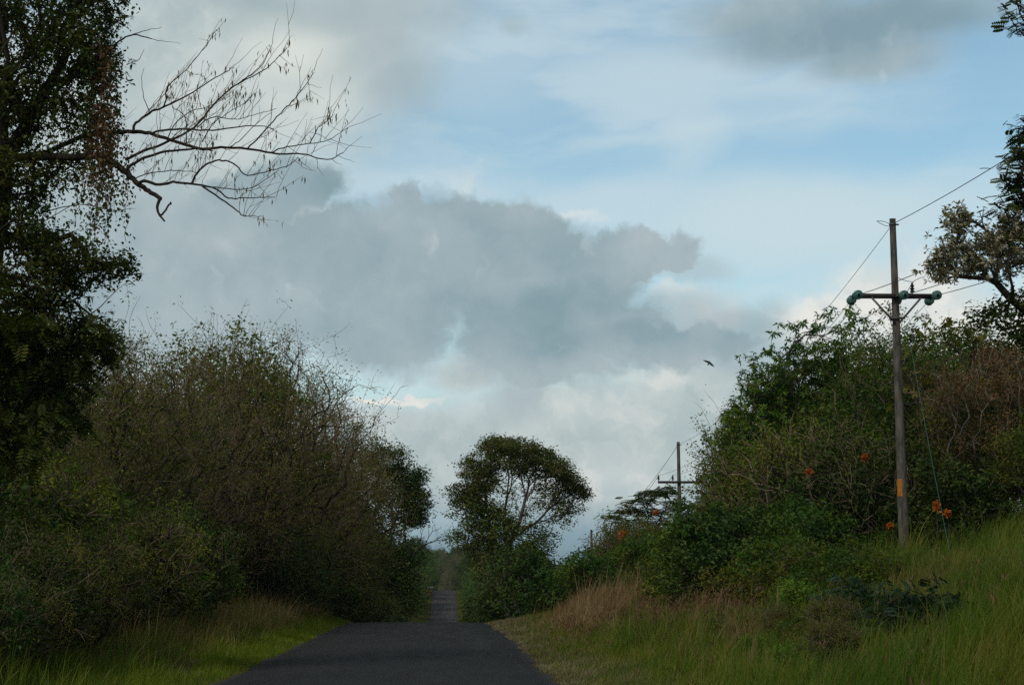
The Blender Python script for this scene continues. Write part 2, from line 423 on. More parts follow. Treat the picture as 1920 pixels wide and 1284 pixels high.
# ------------------------------------------------------------------ tree growing
def tubes(chains, sides=None):
    """chains: list of (points (n,3), radii (n,)) -> V, F of tapered tubes"""
    V, F, off = [], [], 0
    for P, R in chains:
        P = np.asarray(P, float); R = np.asarray(R, float)
        n = len(P)
        if n < 2: continue
        k = sides or (8 if R[0] > 0.05 else (5 if R[0] > 0.016 else 3))
        T = np.gradient(P, axis=0); T /= np.linalg.norm(T, axis=1)[:, None] + 1e-9
        ref = np.array([1.0, 0.13, 0.07]) if abs(T[0][0]) < 0.8 else np.array([0.1, 1.0, 0.1])
        A = np.cross(T, ref); A /= np.linalg.norm(A, axis=1)[:, None] + 1e-9
        B = np.cross(T, A)
        th = np.arange(k) * 2 * math.pi / k
        ring = P[:, None] + R[:, None, None] * (np.cos(th)[None, :, None] * A[:, None] + np.sin(th)[None, :, None] * B[:, None])
        V.append(ring.reshape(-1, 3))
        i = np.arange(n - 1)[:, None] * k; j = np.arange(k)[None]; j2 = (j + 1) % k
        F.append(np.stack([i + j, i + j2, i + j2 + k, i + j + k], -1).reshape(-1, 4) + off)
        off += n * k
    return (np.concatenate(V), np.concatenate(F)) if V else (np.zeros((0, 3)), np.zeros((0, 4), int))

class Skel:
    def __init__(self, seed):
        self.r = np.random.RandomState(seed)
        self.pos = np.zeros((60000, 3)); self.par = np.full(60000, -1); self.pl = np.zeros(60000); self.dir = np.zeros((60000, 3)); self.n = 0
        self.tip = []
    def add(self, p, par):
        i = self.n; self.pos[i] = p; self.par[i] = par
        if par >= 0:
            dv = self.pos[i] - self.pos[par]; L = np.linalg.norm(dv) + 1e-9
            self.pl[i] = self.pl[par] + L; self.dir[i] = dv / L
        else: self.dir[i] = (0, 0, 1)
        self.n += 1
        return i
    def stem(self, pts, par=-1, wob=0.03):
        for k, p in enumerate(pts):
            par = self.add(np.array(p) + (self.r.randn(3) * wob if k else 0), par)
        return par
    def reach(self, A, step=0.5, alpha=0.35, curve=0.6, wob=0.05, gmin=0, grav=0.0):
        """connect every attractor to the cheapest existing node with a flowing branch"""
        ref = self.pos[max(self.n - 1, 0)]
        A = A[np.argsort(np.linalg.norm(A - self.pos[gmin:self.n].mean(0), axis=1) + self.r.rand(len(A)) * 0.6)]
        for a in A:
            P = self.pos[gmin:self.n]
            dv = a - P; L = np.linalg.norm(dv, axis=1) + 1e-6
            cosang = (dv * self.dir[gmin:self.n]).sum(1) / L
            cost = L * (1 + 0.9 * np.clip(0.35 - cosang, 0, 2)) + alpha * self.pl[gmin:self.n]
            i = int(np.argmin(cost)) + gmin; L = L[i - gmin]
            if L < 0.05: continue
            k = max(1, int(math.ceil(L / step)))
            p0, d0 = self.pos[i].copy(), self.dir[i].copy()
            par = i
            for t in np.linspace(0, 1, k + 1)[1:]:
                s = t * t * (3 - 2 * t) if k > 1 else t
                lin_ = p0 + (a - p0) * t
                cur = p0 + d0 * L * t * curve
                p = lin_ * (1 - (1 - t) * 0.7) + cur * ((1 - t) * 0.7)
                p = p + np.array([0, 0, grav * L * t * (1 - t)])
                if t < 1: p = p + self.r.randn(3) * wob * min(L, 1)
                par = self.add(p, par)
            self.tip.append(par)
    def finish(self, r_trunk, power=0.5, rmin=0.004):
        n = self.n; par = self.par[:n]
        cnt = np.zeros(n); kids = [[] for _ in range(n)]
        for i in range(n - 1, 0, -1):
            if cnt[i] == 0: cnt[i] = 1
            if par[i] >= 0: cnt[par[i]] += cnt[i]
        if cnt[0] == 0: cnt[0] = 1
        for i in range(n):
            if par[i] >= 0: kids[par[i]].append(i)
        rad = np.maximum(rmin, r_trunk * (cnt / cnt.max()) ** power)
        self.rad = rad; self.cnt = cnt
        chains = []
        stack = [(i, -1) for i in range(n) if par[i] < 0]
        while stack:
            s, p = stack.pop()
            pts, rr = ([self.pos[p]], [min(rad[p], rad[s] * 1.25)]) if p >= 0 else ([], [])
            i = s
            while True:
                pts.append(self.pos[i]); rr.append(rad[i])
                ks = kids[i]
                if not ks: break
                b = max(ks, key=lambda j: cnt[j])
                stack += [(j, i) for j in ks if j != b]
                i = b
            rr = np.array(rr); rr[-1] *= 0.5
            chains.append((np.array(pts), rr))
        return chains

def shell(r, blobs):
    """random attractors in ellipsoids: (cx,cy,cz,rx,ry,rz,n,inner)"""
    out = []
    for cx, cy, cz, rx, ry, rz, n, inner in blobs:
        d = r.randn(n, 3); d /= np.linalg.norm(d, axis=1)[:, None]
        q = (inner ** 3 + (1 - inner ** 3) * r.rand(n)) ** (1 / 3)
        out.append(np.array([cx, cy, cz]) + d * q[:, None] * np.array([rx, ry, rz]))
    return np.concatenate(out)

def view_blobs(r, dist, lst, base):
    """attractors given where the crown is seen, turned into metres round the tree's foot"""
    out = []
    for e in lst:
        px, py, rx, ry, n = e[:5]
        dd = dist + (e[5] if len(e) > 5 else 0); thick = e[6] if len(e) > 6 else max(rx, ry) / F_PX * dist
        inner = e[7] if len(e) > 7 else 0.3
        c = at(px, py, dd)
        out.append(shell(r, [(c.x - base[0], c.y - base[1], c.z - base[2], rx / F_PX * dd, thick, ry / F_PX * dd, n, inner)]))
    return np.concatenate(out)

# leaf templates: (verts, faces) of unit length along +x, normal +z
def t_leaf(w=0.5, fold=0.12):
    return np.array([[0, 0, 0], [0.45, -w / 2, fold], [1, 0, -0.05], [0.45, w / 2, fold]]), np.array([[0, 1, 2, 3]])
def t_frond(pairs=5, w=0.30, ll=0.42):
    V, F = [], []
    for k in range(pairs):
        x = 0.15 + 0.8 * k / (pairs - 1 + 1e-9); l = ll * (1 - 0.45 * abs(k / (pairs - 1) - 0.4))
        for s in (-1, 1):
            b = len(V); a = np.array([x, 0, -0.12 * x * x]); t = a + np.array([l * 0.45, s * l, -0.10 * l])
            m_ = (a + t) / 2; per = np.array([l * w, -s * l * w * 0.4, 0.03])
            V += [a, m_ - per, t, m_ + per]; F.append([b, b + 1, b + 2, b + 3])
    b = len(V); V += [[0, -.012, 0], [1, -.008, -.12], [1, .008, -.12], [0, .012, 0]]; F.append([b, b + 1, b + 2, b + 3])
    return np.array(V, float), np.array(F)
def t_tuft(n, seed, w=0.3, droop=0.3):
    r = np.random.RandomState(seed); V, F = [], []
    for k in range(n):
        a = r.rand() * 2 * math.pi; e = r.uniform(-0.5, 0.9); l = r.uniform(0.6, 1.0)
        dx = np.array([math.cos(a) * math.cos(e), math.sin(a) * math.cos(e), math.sin(e) - droop])
        sd_ = np.cross(dx, [0, 0, 1.0]); sd_ /= np.linalg.norm(sd_) + 1e-9
        b = len(V); V += [0 * dx, dx * l * .5 - sd_ * w / 2 * l, dx * l + np.array([0, 0, -.1]), dx * l * .5 + sd_ * w / 2 * l]; F.append([b, b + 1, b + 2, b + 3])
    return np.array(V, float), np.array(F)

def scatter(r, anchors, tmpl, size, per=1, spread=0.1, tilt=0.9, droop=0.0, dirs=None, sv=0.35, squash=1.0):
    TV, TF = tmpl
    A = np.repeat(anchors, per, 0); n = len(A)
    off = r.randn(n, 3) * spread; off[:, 2] *= squash
    A = A + off
    yaw = r.rand(n) * 2 * math.pi
    pit = r.randn(n) * tilt * 0.5 - droop
    rol = r.randn(n) * tilt
    s = size * (1 + sv * (r.rand(n) * 2 - 1))
    cy_, sy_, cp, sp_, cr_, sr = np.cos(yaw), np.sin(yaw), np.cos(pit), np.sin(pit), np.cos(rol), np.sin(rol)
    ex = np.stack([cy_ * cp, sy_ * cp, sp_], 1)
    lat = np.stack([-sy_, cy_, 0 * cy_], 1)
    up = np.cross(ex, lat)
    ey = lat * cr_[:, None] + up * sr[:, None]
    ez = np.cross(ex, ey)
    V = A[:, None] + s[:, None, None] * (TV[None, :, 0:1] * ex[:, None] + TV[None, :, 1:2] * ey[:, None] + TV[None, :, 2:3] * ez[:, None])
    k = len(TV)
    F = TF[None] + (np.arange(n) * k)[:, None, None]
    return V.reshape(-1, 3), F.reshape(-1, TF.shape[1])

def clumped(r, A, frac, *a, **k):
    return scatter(r, A[r.rand(len(A)) < frac], *a, **k)

def join(lst):
    V, F, o = [], [], 0
    for v, f in lst:
        V.append(v); F.append(f + o); o += len(v)
    return np.concatenate(V), np.concatenate(F)

def wood(parent, chains, bark, twig, cut=0.02):
    big = [c_ for c_ in chains if c_[1][0] > cut]; small = [c_ for c_ in chains if c_[1][0] <= cut]
    if big:
        v, f = tubes(big); obj('trunk', mesh_np('trunk', v, [f], bark, True), parent)
    if small:
        v, f = tubes(small, 3); obj('twigs', mesh_np('twigs', v, [f], twig, True), parent)['kind'] = 'stuff'

def leaves(parent, name, parts, mat):
    v, f = join(parts)
    o = obj(name, mesh_np(name, v, [f], mat), parent)
    if name in ('pods', 'hanging_vine_leaves', 'seed_heads', 'flower_head'): o['kind'] = 'stuff'
    return o

# ------------------------------------------------------------------ kinds of trees (each built once, copies share the meshes)
PROTO = {}
def proto(kind, name, cat):
    o = empty(name, (0, 0, 0)); o['category'] = cat; o['label'] = 'x'
    PROTO[kind] = o
    return o

def clusters(r, n, R, H, z0, rz, cr, per, lean=0.0):
    """sub-crowns spread over the outside of a big crown so its outline is uneven"""
    bl = []
    for k in range(n):
        a = r.rand() * 2 * math.pi; e = math.asin(r.uniform(-0.25, 1.0))
        q = r.uniform(0.55, 0.95)
        s = r.uniform(0.75, 1.3) * cr
        bl.append((R * q * math.cos(a) * math.cos(e), R * q * math.sin(a) * math.cos(e), z0 + rz * q * math.sin(e), s, s, s * 0.75, per, 0.35))
    return bl

STUFFY = ('twigs', 'crown', 'foliage', 'stems')
def twiggy(kind, seed, H=9.0, R=3.4, n=1500, leafmat='leaf_thicket', leaf=0.085, per=3, stems=5, name='thicket_tree', rmin=0.0052, lsp=0.12):
    """leggy half bare tree: several stems, arching branches, brown twigs with few small leaves"""
    t = proto(kind, name, 'tree'); r = np.random.RandomState(seed); s = Skel(seed)
    for k in range(stems):
        a = 2 * math.pi * (k + r.rand() * 0.6) / stems; q = r.uniform(0.15, 0.5)
        b = [(0.25 * math.cos(a), 0.25 * math.sin(a), -0.3)] + [(q * R * (z / H) ** 1.2 * math.cos(a) + 0.25 * math.cos(a), q * R * (z / H) ** 1.2 * math.sin(a) + 0.25 * math.sin(a), z) for z in np.arange(0.5, H * 0.5, 0.6)]
        s.stem(b, -1, 0.05)
    pts = shell(r, [(0, 0, H * 0.58, R, R, H * 0.42, int(n * 0.6), 0.55), (0, 0, H * 0.45, R * 0.8, R * 0.8, H * 0.4, int(n * 0.4), 0.1)])
    pts = pts[pts[:, 2] > H * .17]
    bump = 1 + 0.13 * np.sin(np.arctan2(pts[:, 1], pts[:, 0]) * 3 + seed) + 0.08 * np.sin(np.arctan2(pts[:, 1], pts[:, 0]) * 7)
    pts[:, 0] *= bump; pts[:, 1] *= bump
    s.reach(pts, 0.45, 0.22, 0.75, 0.07)
    main = s.n
    # long whippy shoots that stand out of the crown
    outer = [i for i in s.tip if s.pos[i][2] > H * .6]
    for i in r.choice(outer, 90):
        dd = np.array([s.pos[i][0] * .12, s.pos[i][1] * .12, 1.0]) + r.randn(3) * .35; dd /= np.linalg.norm(dd)
        L = r.uniform(.5, 1.5) * H / 9; j = i
        for q_ in range(4): j = s.add(s.pos[j] + dd * L / 4 + r.randn(3) * .03, j)
        s.tip.append(j)
    # finest twigs: short shoots that continue outward and upward
    tips = np.array(s.tip)
    sel = np.concatenate([tips, r.choice(np.arange(30, main), int(n * 1.0))])
    for i in sel:
        dd = s.dir[i] * 0.7 + r.randn(3) * 0.5 + np.array([0, 0, 0.35]); dd /= np.linalg.norm(dd)
        L = r.uniform(0.25, 0.75); p = s.pos[i]
        j = s.add(p + dd * L * 0.5 + r.randn(3) * 0.03, i); j = s.add(p + dd * L + r.randn(3) * 0.06 + np.array([0, 0, -0.04]), j)
        s.tip.append(j)
    ch = s.finish(0.12, 0.45, rmin)
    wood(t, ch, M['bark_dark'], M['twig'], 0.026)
    A = s.pos[np.array(s.tip)]; A2 = s.pos[r.choice(np.arange(40, s.n), int(n * 1.2))]
    leaves(t, 'crown', [clumped(r, A, .38, t_leaf(0.45), leaf * 1.15, per * 2, lsp, 0.9, 0.3), clumped(r, A2, .35, t_leaf(0.45), leaf * 1.1, per * 2, lsp * 1.2, 0.9, 0.3), clumped(r, A, .5, t_leaf(0.42), leaf, 1, .1)], M[leafmat])
    return t

def leafy(kind, seed, H=9.0, R=3.2, n=900, leafmat='leaf_green', leaf=0.13, per=12, sub=16, name='leafy_tree', low=0.25, tm=None, twn='twig', trunk=0.17, spread=0.2, bark='bark'):
    t = proto(kind, name, 'tree'); r = np.random.RandomState(seed); s = Skel(seed)
    z1 = H * (0.28 + low * 0.2)
    s.stem([(0.1 * math.sin(z * 1.3 + seed), 0.12 * math.sin(z + 2 * seed), z) for z in np.arange(-0.3, z1, 0.4)], -1, 0.03)
    g0 = 2
    zc = H * (0.5 + low * 0.3); rz = H - zc
    pts = np.concatenate([shell(r, clusters(r, sub, R, H, zc, rz, R * 0.42, n // sub)), shell(r, [(0, 0, zc * 0.85, R * 0.6, R * 0.6, rz * 0.9, n // 4, 0.1)])])
    pts = pts[pts[:, 2] > H * low * 0.5]
    s.reach(pts, 0.45, 0.3, 0.6, 0.06, g0)
    ch = s.finish(trunk, 0.5, 0.006)
    wood(t, ch, M[bark], M[twn], 0.02)
    A = s.pos[np.array(s.tip)]
    leaves(t, 'crown', [clumped(r, A, .8, tm or t_leaf(0.5), leaf, int(per * 1.3 + .5), spread * .8, 0.8, 0.25, squash=0.7)] + ([] if tm else [clumped(r, A, .5, t_tuft(6, seed), leaf * 1.6, 2, spread, .8)]), M[leafmat])
    return t

def shrub(kind, seed, H=2.6, R=1.5, n=260, leafmat='leaf_green', leaf=0.11, per=12, name='roadside_shrub', tm=None, spread=0.14, bark='bark'):
    t = proto(kind, name, 'shrub'); r = np.random.RandomState(seed); s = Skel(seed)
    for k in range(5):
        a = k * 1.3 + r.rand()
        s.stem([(0.12 * math.cos(a) * (1 + z * 2), 0.12 * math.sin(a) * (1 + z * 2), z) for z in np.arange(-0.15, H * 0.35, 0.2)], -1, 0.02)
    pts = np.concatenate([shell(r, clusters(r, 9, R, H, H * 0.45, H * 0.5, R * 0.45, n // 9)), shell(r, [(0, 0, H * 0.4, R * 0.8, R * 0.8, H * 0.4, n // 3, 0.2)])])
    pts = pts[pts[:, 2] > 0.1]
    s.reach(pts, 0.3, 0.3, 0.6, 0.05)
    ch = s.finish(0.045, 0.45, 0.005)
    v, f = tubes(ch, 3); obj('stems', mesh_np('stems', v, [f], M[bark], True), t)['kind'] = 'stuff'
    A = s.pos[np.array(s.tip)]
    leaves(t, 'foliage', [clumped(r, A, .7, tm or t_leaf(0.5), leaf, int(per * 1.4 + .5), spread * .8, 0.8, 0.2)] + ([] if tm else [clumped(r, A, .5, t_tuft(6, seed), leaf * 1.6, 2, spread, .8)]), M[leafmat])
    return t

twiggy('tw1', 11, 9.0, 3.4, 1500, 'leaf_thicket', 0.08, 3)
twiggy('tw2', 12, 8.6, 3.0, 1400, 'leaf_olive', 0.085, 5)
twiggy('tw3', 13, 9.4, 3.8, 1600, 'leaf_thicket', 0.075, 2, 6)
twiggy('tg1', 14, 8.0, 3.0, 1000, 'leaf_green', 0.12, 8, 6, 'leggy_tree', lsp=0.15)
twiggy('tg2', 15, 7.8, 2.8, 1000, 'leaf_olive', 0.11, 7, 7, 'leggy_tree', lsp=0.15)
twiggy('ts1', 16, 3.2, 1.7, 420, 'leaf_olive', 0.08, 8, 6, 'leggy_shrub', 0.004)
twiggy('ts2', 17, 3.0, 1.8, 420, 'leaf_dark', 0.10, 9, 6, 'leggy_shrub', 0.004)
leafy('lf1', 21, 9.0, 3.2, 900, 'leaf_green', 0.14, 13)
leafy('lf2', 22, 8.0, 3.4, 900, 'leaf_olive', 0.13, 13, 14, 'olive_tree_crown'.replace('_crown', ''))
leafy('dk1', 23, 9.5, 3.6, 1100, 'leaf_dark', 0.15, 14, 22, 'dark_tree', 0.12)
leafy('tip1', 24, 8.2, 3.0, 900, 'leaf_green', 0.24, 3, 20, 'open_tree', 0.2, t_tuft(7, 5, .32, .35), 'twig', 0.12, 0.12)
leafy('tip2', 25, 7.6, 2.8, 700, 'leaf_olive', 0.28, 2, 18, 'open_tree', 0.2, t_frond(4, 0.36, 0.5), 'twig', 0.12, 0.12)
leafy('pl1', 26, 8.2, 2.6, 700, 'leaf_rust', 0.10, 7, 14, 'rusty_tree', 0.2, None, 'bark_pale', 0.09, 0.15, 'bark_pale')
shrub('sh1', 31, 2.6, 1.5, 300, 'leaf_green', 0.12, 12)
shrub('sh2', 32, 2.2, 1.4, 280, 'leaf_olive', 0.10, 12)
shrub('sh3', 33, 2.8, 1.6, 300, 'leaf_dark', 0.13, 13)
shrub('sh4', 34, 1.6, 1.2, 160, 'leaf_blue', 0.30, 3, 'feathery_shrub', t_frond(8, 0.16, 0.35), 0.10)
shrub('sh5', 35, 1.9, 1.1, 200, 'leaf_lime', 0.13, 9)

# ------------------------------------------------------------------ planting
USED = set()
HT = {'tw1': 9.1, 'tw2': 8.7, 'tw3': 9.5, 'lf1': 9.0, 'lf2': 8.2, 'dk1': 9.5, 'tip1': 8.2, 'tip2': 7.7, 'pl1': 8.2, 'sh1': 2.7, 'sh2': 2.3, 'sh3': 2.9, 'sh4': 1.5, 'sh5': 1.9, 'tg1': 8.4, 'tg2': 8.2, 'ts1': 3.6, 'ts2': 3.4}
SK_R = np.array([(842, 1040), (870, 1030), (1000, 1010), (1008, 1090), (1062, 1095), (1072, 1010), (1110, 1000), (1130, 985), (1200, 935), (1225, 935), (1240, 975), (1322, 970), (1334, 850), (1400, 730), (1450, 670), (1520, 612), (1600, 590), (1920, 580), (2600, 500)], float)
SK_L = np.array([(-800, 500), (0, 520), (120, 550), (230, 590), (330, 612), (420, 596), (520, 572), (610, 612), (660, 670), (715, 780), (770, 890), (800, 960), (812, 1020), (842, 1040)], float)
def cap(kind, x, y, s):
    """no plant grows past the skyline the photograph shows"""
    for _ in range(30):
        top = float(ground_z(x, y)) + HT[kind] * s
        R = HT[kind] * s * .2
        py = HOR - (top - CAM_H) / y * F_PX
        xe = 842 + (x - R if x > 0 else x + R) / y * F_PX
        sk = SK_R if x > 0 else SK_L
        te = float(ground_z(x, y)) + HT[kind] * s * .72; pe = HOR - (te - CAM_H) / y * F_PX
        R2 = R * 1.25; xe = 842 + (x - R2 if x > 0 else x + R2) / y * F_PX
        if py >= np.interp(842 + x / y * F_PX, sk[:, 0], sk[:, 1]) and pe >= np.interp(xe, sk[:, 0], sk[:, 1]): break
        s *= .96
    return s * RP.uniform(.93, 1.0) if kind[0] != 's' else s
HOR = 1075.0
RP = random.Random(5)
def plant(kind, x, y, s, label, group=None, sz=None, rz=None, cat=None, sink=0.1):
    p = PROTO[kind]
    if y < 560: s = cap(kind, x, y, s)
    loc = (x, y, float(ground_z(x, y)) - sink * s)
    rz = RP.uniform(0, 6.28) if rz is None else rz
    if kind in USED:
        o = copy_thing(p, loc, rz, s, label, cat, group, sz)
    else:
        USED.add(kind); o = p
        o.location = loc; o.rotation_euler = (0, 0, rz); o.scale = (s, s, sz or s)
        o['label'] = label
        if group: o['group'] = group
    if group is None and 'group' in o: del o['group']
    return o

LG, RG = 'trees of the thicket left of the road', 'trees of the thicket right of the road'
# left verge, nearest first: (kind, x, y, scale, label)
for a in [
    ('tw2', -8.9, 41, 0.60, 'low olive leggy tree at the left edge, nearest of the left thicket'),
    ('tw2', -11.2, 43.5, 0.98, 'olive twiggy tree standing directly behind the big vine-hung tree'),
    ('tw2', -9.0, 49.5, 1.05, 'olive leggy tree just right of the big vine-hung tree'),
    ('tw3', -8.2, 55, 1.0, 'broad half-bare brown tree in the left thicket, second from the vine-hung tree'),
    ('tw1', -7.4, 61, 1.00, 'half-bare brown tree with many thin stems in the middle of the left thicket front'),
    ('lf2', -8.3, 64, 1.30, 'olive green bushy crown poking out above the bare thicket on the left'),
    ('tw3', -7.2, 69, 1.32, 'tallest bare-twigged tree on the left, its twigs spread against the grey cloud'),
    ('tw1', -7.0, 78, 1.26, 'bare-twigged brown tree right behind the tallest bare one on the left'),
    ('tw1', -6.0, 94, 1.22, 'bare-twigged brown tree touching the dark round tree at the crest'),
    ('dk1', -8.6, 97, 0.95, 'dark dense tree wedged between the bare thicket and the dark round tree'),
    ('tw2', -6.6, 88, 1.25, 'olive twiggy tree on the left verge right before the dark round tree'),
]:
    plant(a[0], a[1], a[2], a[3], a[4])
back = 'brown or olive tree in the depth of the left thicket, with others around it'
for k, (x, y, kd, s) in enumerate([(-9.3, 35.5, 'dk1', .42), (-8.9, 39, 'dk1', .40), (-10.6, 38, 'dk1', .52), (-14.5, 50, 'tw1', .85), (-18, 56, 'lf2', .9), (-13.5, 57, 'dk1', .75), (-12.5, 63, 'tw3', .98), (-17, 66, 'tw2', 1.05), (-13.5, 73, 'tw1', 1.12), (-20, 76, 'tw3', 1.1),
                                  (-12.5, 82, 'dk1', .95), (-17, 86, 'tw2', 1.2), (-11.5, 94, 'tw1', 1.15), (-10.5, 104, 'dk1', 1.0), (-15.5, 100, 'tw3', 1.2), (-24, 66, 'dk1', 1.0), (-21, 92, 'lf2', 1.2), (-16, 112, 'dk1', 1.1)]):
    plant(kd, x, y, s, back, LG)
# understorey on the left
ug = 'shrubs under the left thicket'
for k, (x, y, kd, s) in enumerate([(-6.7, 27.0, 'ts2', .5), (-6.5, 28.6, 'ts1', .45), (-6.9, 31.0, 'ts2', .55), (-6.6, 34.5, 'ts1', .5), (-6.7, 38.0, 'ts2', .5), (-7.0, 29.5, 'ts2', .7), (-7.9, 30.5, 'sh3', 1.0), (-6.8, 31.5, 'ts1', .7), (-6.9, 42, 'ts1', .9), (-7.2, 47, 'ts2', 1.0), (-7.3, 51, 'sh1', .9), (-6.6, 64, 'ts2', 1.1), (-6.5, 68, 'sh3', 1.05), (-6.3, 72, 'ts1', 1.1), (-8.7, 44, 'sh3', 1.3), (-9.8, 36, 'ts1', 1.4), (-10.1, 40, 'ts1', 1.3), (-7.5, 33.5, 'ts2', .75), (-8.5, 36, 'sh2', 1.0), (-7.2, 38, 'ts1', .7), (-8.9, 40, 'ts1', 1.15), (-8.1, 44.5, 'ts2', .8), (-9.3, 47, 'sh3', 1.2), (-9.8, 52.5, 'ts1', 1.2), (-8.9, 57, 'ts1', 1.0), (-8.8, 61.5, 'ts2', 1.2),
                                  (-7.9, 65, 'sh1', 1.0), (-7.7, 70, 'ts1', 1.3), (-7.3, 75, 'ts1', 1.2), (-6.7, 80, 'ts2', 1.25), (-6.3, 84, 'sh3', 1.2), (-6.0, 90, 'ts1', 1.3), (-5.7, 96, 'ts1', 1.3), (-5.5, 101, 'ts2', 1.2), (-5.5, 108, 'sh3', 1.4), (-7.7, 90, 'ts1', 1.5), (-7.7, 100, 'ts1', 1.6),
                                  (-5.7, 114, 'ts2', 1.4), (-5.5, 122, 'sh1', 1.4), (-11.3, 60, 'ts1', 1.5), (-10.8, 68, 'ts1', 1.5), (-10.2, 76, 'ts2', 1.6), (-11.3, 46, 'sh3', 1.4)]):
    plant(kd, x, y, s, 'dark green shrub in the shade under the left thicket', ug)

# right bank: front shrubs (x, y, kind, scale, height scale)
for a in [
    ('sh5', 7.6, 41.5, 0.62, 'lime green bush in the tall grass left of the near utility pole'),
    ('sh4', 7.6, 30.5, 0.72, 'dark blue-green feathery shrub standing in the grass below the near utility pole'),
    ('sh4', 7.2, 33.5, 0.62, 'smaller feathery dark shrub behind the other feathery one'),
    ('sh2', 6.6, 52.0, 0.95, 'olive shrub on a thin forked stem at the edge of the dry grass'),
    ('sh5', 6.9, 36.5, 0.55, 'low lime green clump in the grass nearest to the camera on the right'),
    ('sh1', 8.3, 39.5, 0.68, 'mid green bush right of the lime green bush, behind the feathery dark shrub'),
    ('sh2', 9.7, 42.5, 0.66, 'low olive bush in the grass below and left of the near utility pole'),
    ('sh1', 8.4, 46.5, 0.85, 'mid green shrub between the lime bush and the forked olive shrub'),
    ('sh1', 10.6, 51.5, 1.0, 'green shrub just left of the foot of the near utility pole'),
    ('sh3', 13.9, 50.5, 1.0, 'dark shrub right of the foot of the near utility pole'),
    ('sh5', 13.1, 52.5, 1.15, 'bright leafy bush behind the guy wire of the near pole'),
    ('sh1', 5.9, 73, 1.15, 'deep green bush rising behind the dry reddish grass'),
    ('sh3', 4.4, 88, 1.2, 'dark bush at the foot of the umbrella-shaped tree, right side'),
    ('sh1', 2.9, 96, 1.0, 'green bush under the umbrella-shaped tree near the road'),
]:
    plant(*a)
rg = 'shrubs of the right bank'
rr = random.Random(8)
for k in range(54):
    y = 45.5 + k * 1.55 + rr.uniform(-1, 1)
    x0 = 8.3 + max(0, 58 - y) * 0.35 - max(0, min(y - 58, 25)) * 0.06
    x = x0 + rr.choice([0.4, 1.6, 3.0]) + rr.uniform(-.4, .6)
    if abs(y - 98) < 12: x = min(x, 9.8)
    if y < 53: x = min(7.2 + rr.uniform(0, 1.6), y * .19)
    kd = rr.choice(['sh1', 'sh2', 'ts1', 'sh1', 'sh2', 'sh5', 'sh3', 'sh2'] if y < 75 else ['sh1', 'ts1', 'sh2', 'sh1'])
    s = rr.uniform(1.05, 1.5) * (.72 if y < 52 else 1.0) * (1.0 if kd != 'sh5' else 0.8)
    plant(kd, x, y, s, 'rounded green or olive shrub in the dense front of the right thicket', rg)
for k in range(26):
    y = 84 + k * 5.2 + rr.uniform(-1.5, 1.5)
    plant(rr.choice(['sh1', 'sh3', 'sh1', 'sh2']), rr.uniform(5.2, 7.2) + (1.2 if y > 170 else 0) if y > 130 else (rr.uniform(3.8, 7.5) if y > 100 else rr.uniform(5.6, 8.5)), y, rr.uniform(1.0, 1.35), 'rounded green shrub beyond the crest on the right of the road', 'shrubs beyond the crest')
for k in range(16):
    y = 27 + k * 1.5 + rr.uniform(-.7, .7); x = rr.uniform(3.6, 7.0) + (y - 27) * .09
    plant(rr.choice(['sh1', 'sh2', 'ts1', 'sh5']), x, y, rr.uniform(.2, .34), 'small leafy weed growing among the tall grass of the right bank', 'weeds in the grass of the right bank')
# right thicket trees
for a in [
    ('tip1', 12.6, 64, 1.00, 'open-crowned tree with leafy twig ends, left shoulder of the right thicket'),
    ('tg1', 14.4, 58, 1.0, 'open-crowned green tree right behind the near utility pole'),
    ('tip1', 16.8, 56, 0.80, 'open leafy tree behind the guy wire right of the near pole'),
    ('pl1', 17.9, 52, 0.86, 'rusty brown half-dead tree on pale stems at the right edge'),
    ('pl1', 14.9, 52.5, 0.80, 'rusty brown sparse tree on pale stems just right of the near pole'),
    ('pl1', 10.9, 70, 0.62, 'small rusty brown tree with pale stems low in the right thicket'),
    ('tg2', 13.0, 78, 1.0, 'slender green tree whose twig tips reach left towards the second pole'),
    ('lf1', 15.4, 64, 0.72, 'dense green crown in the middle of the right thicket'),
    ('tip1', 14.8, 90, 0.92, 'open leafy tree just right of the second utility pole'),
]:
    plant(*a)
rt = 'leafy tree in the depth of the right thicket, partly hidden by the shrubs'
for k, (x, y, kd, s) in enumerate([(17.2, 62, 'tg1', 1.0), (11.8, 67, 'tg2', .92), (19.0, 57, 'tg2', .95), (15.2, 54, 'tg2', .70), (10.4, 59, 'ts1', 1.5), (11.4, 56, 'ts1', 1.5), (12.4, 54, 'ts2', 1.3), (16.0, 69, 'tg1', 1.05), (19.5, 60, 'tip2', .95), (13.2, 70, 'lf1', .68), (18.5, 67, 'tw2', .95), (16, 73, 'tip1', .98), (20, 76, 'lf2', .95), (11.6, 74, 'lf2', .55), (16.4, 82, 'tw3', .85),
                                  (21, 88, 'tip1', 1.), (17.5, 96, 'lf2', .85), (15.5, 104, 'tip2', .9), (14.5, 112, 'lf1', .8), (19, 108, 'lf1', .95), (15.5, 121, 'tip1', .95), (14, 130, 'lf2', .9), (20.5, 52.5, 'lf1', .72), (22.5, 57, 'dk1', .7), (24, 66, 'tip2', 1.),
                                  (12.6, 57.5, 'lf1', .50), (11.0, 61.5, 'pl1', .5), (10.2, 76, 'pl1', .5), (17, 54.5, 'pl1', .8), (16.2, 50.5, 'lf2', .5), (18.6, 49.5, 'lf1', .55), (13.8, 92, 'lf2', .6), (10.5, 84, 'lf2', .5), (10.2, 80, 'lf1', .45)]):
    plant(kd, x, y, s, rt, RG)
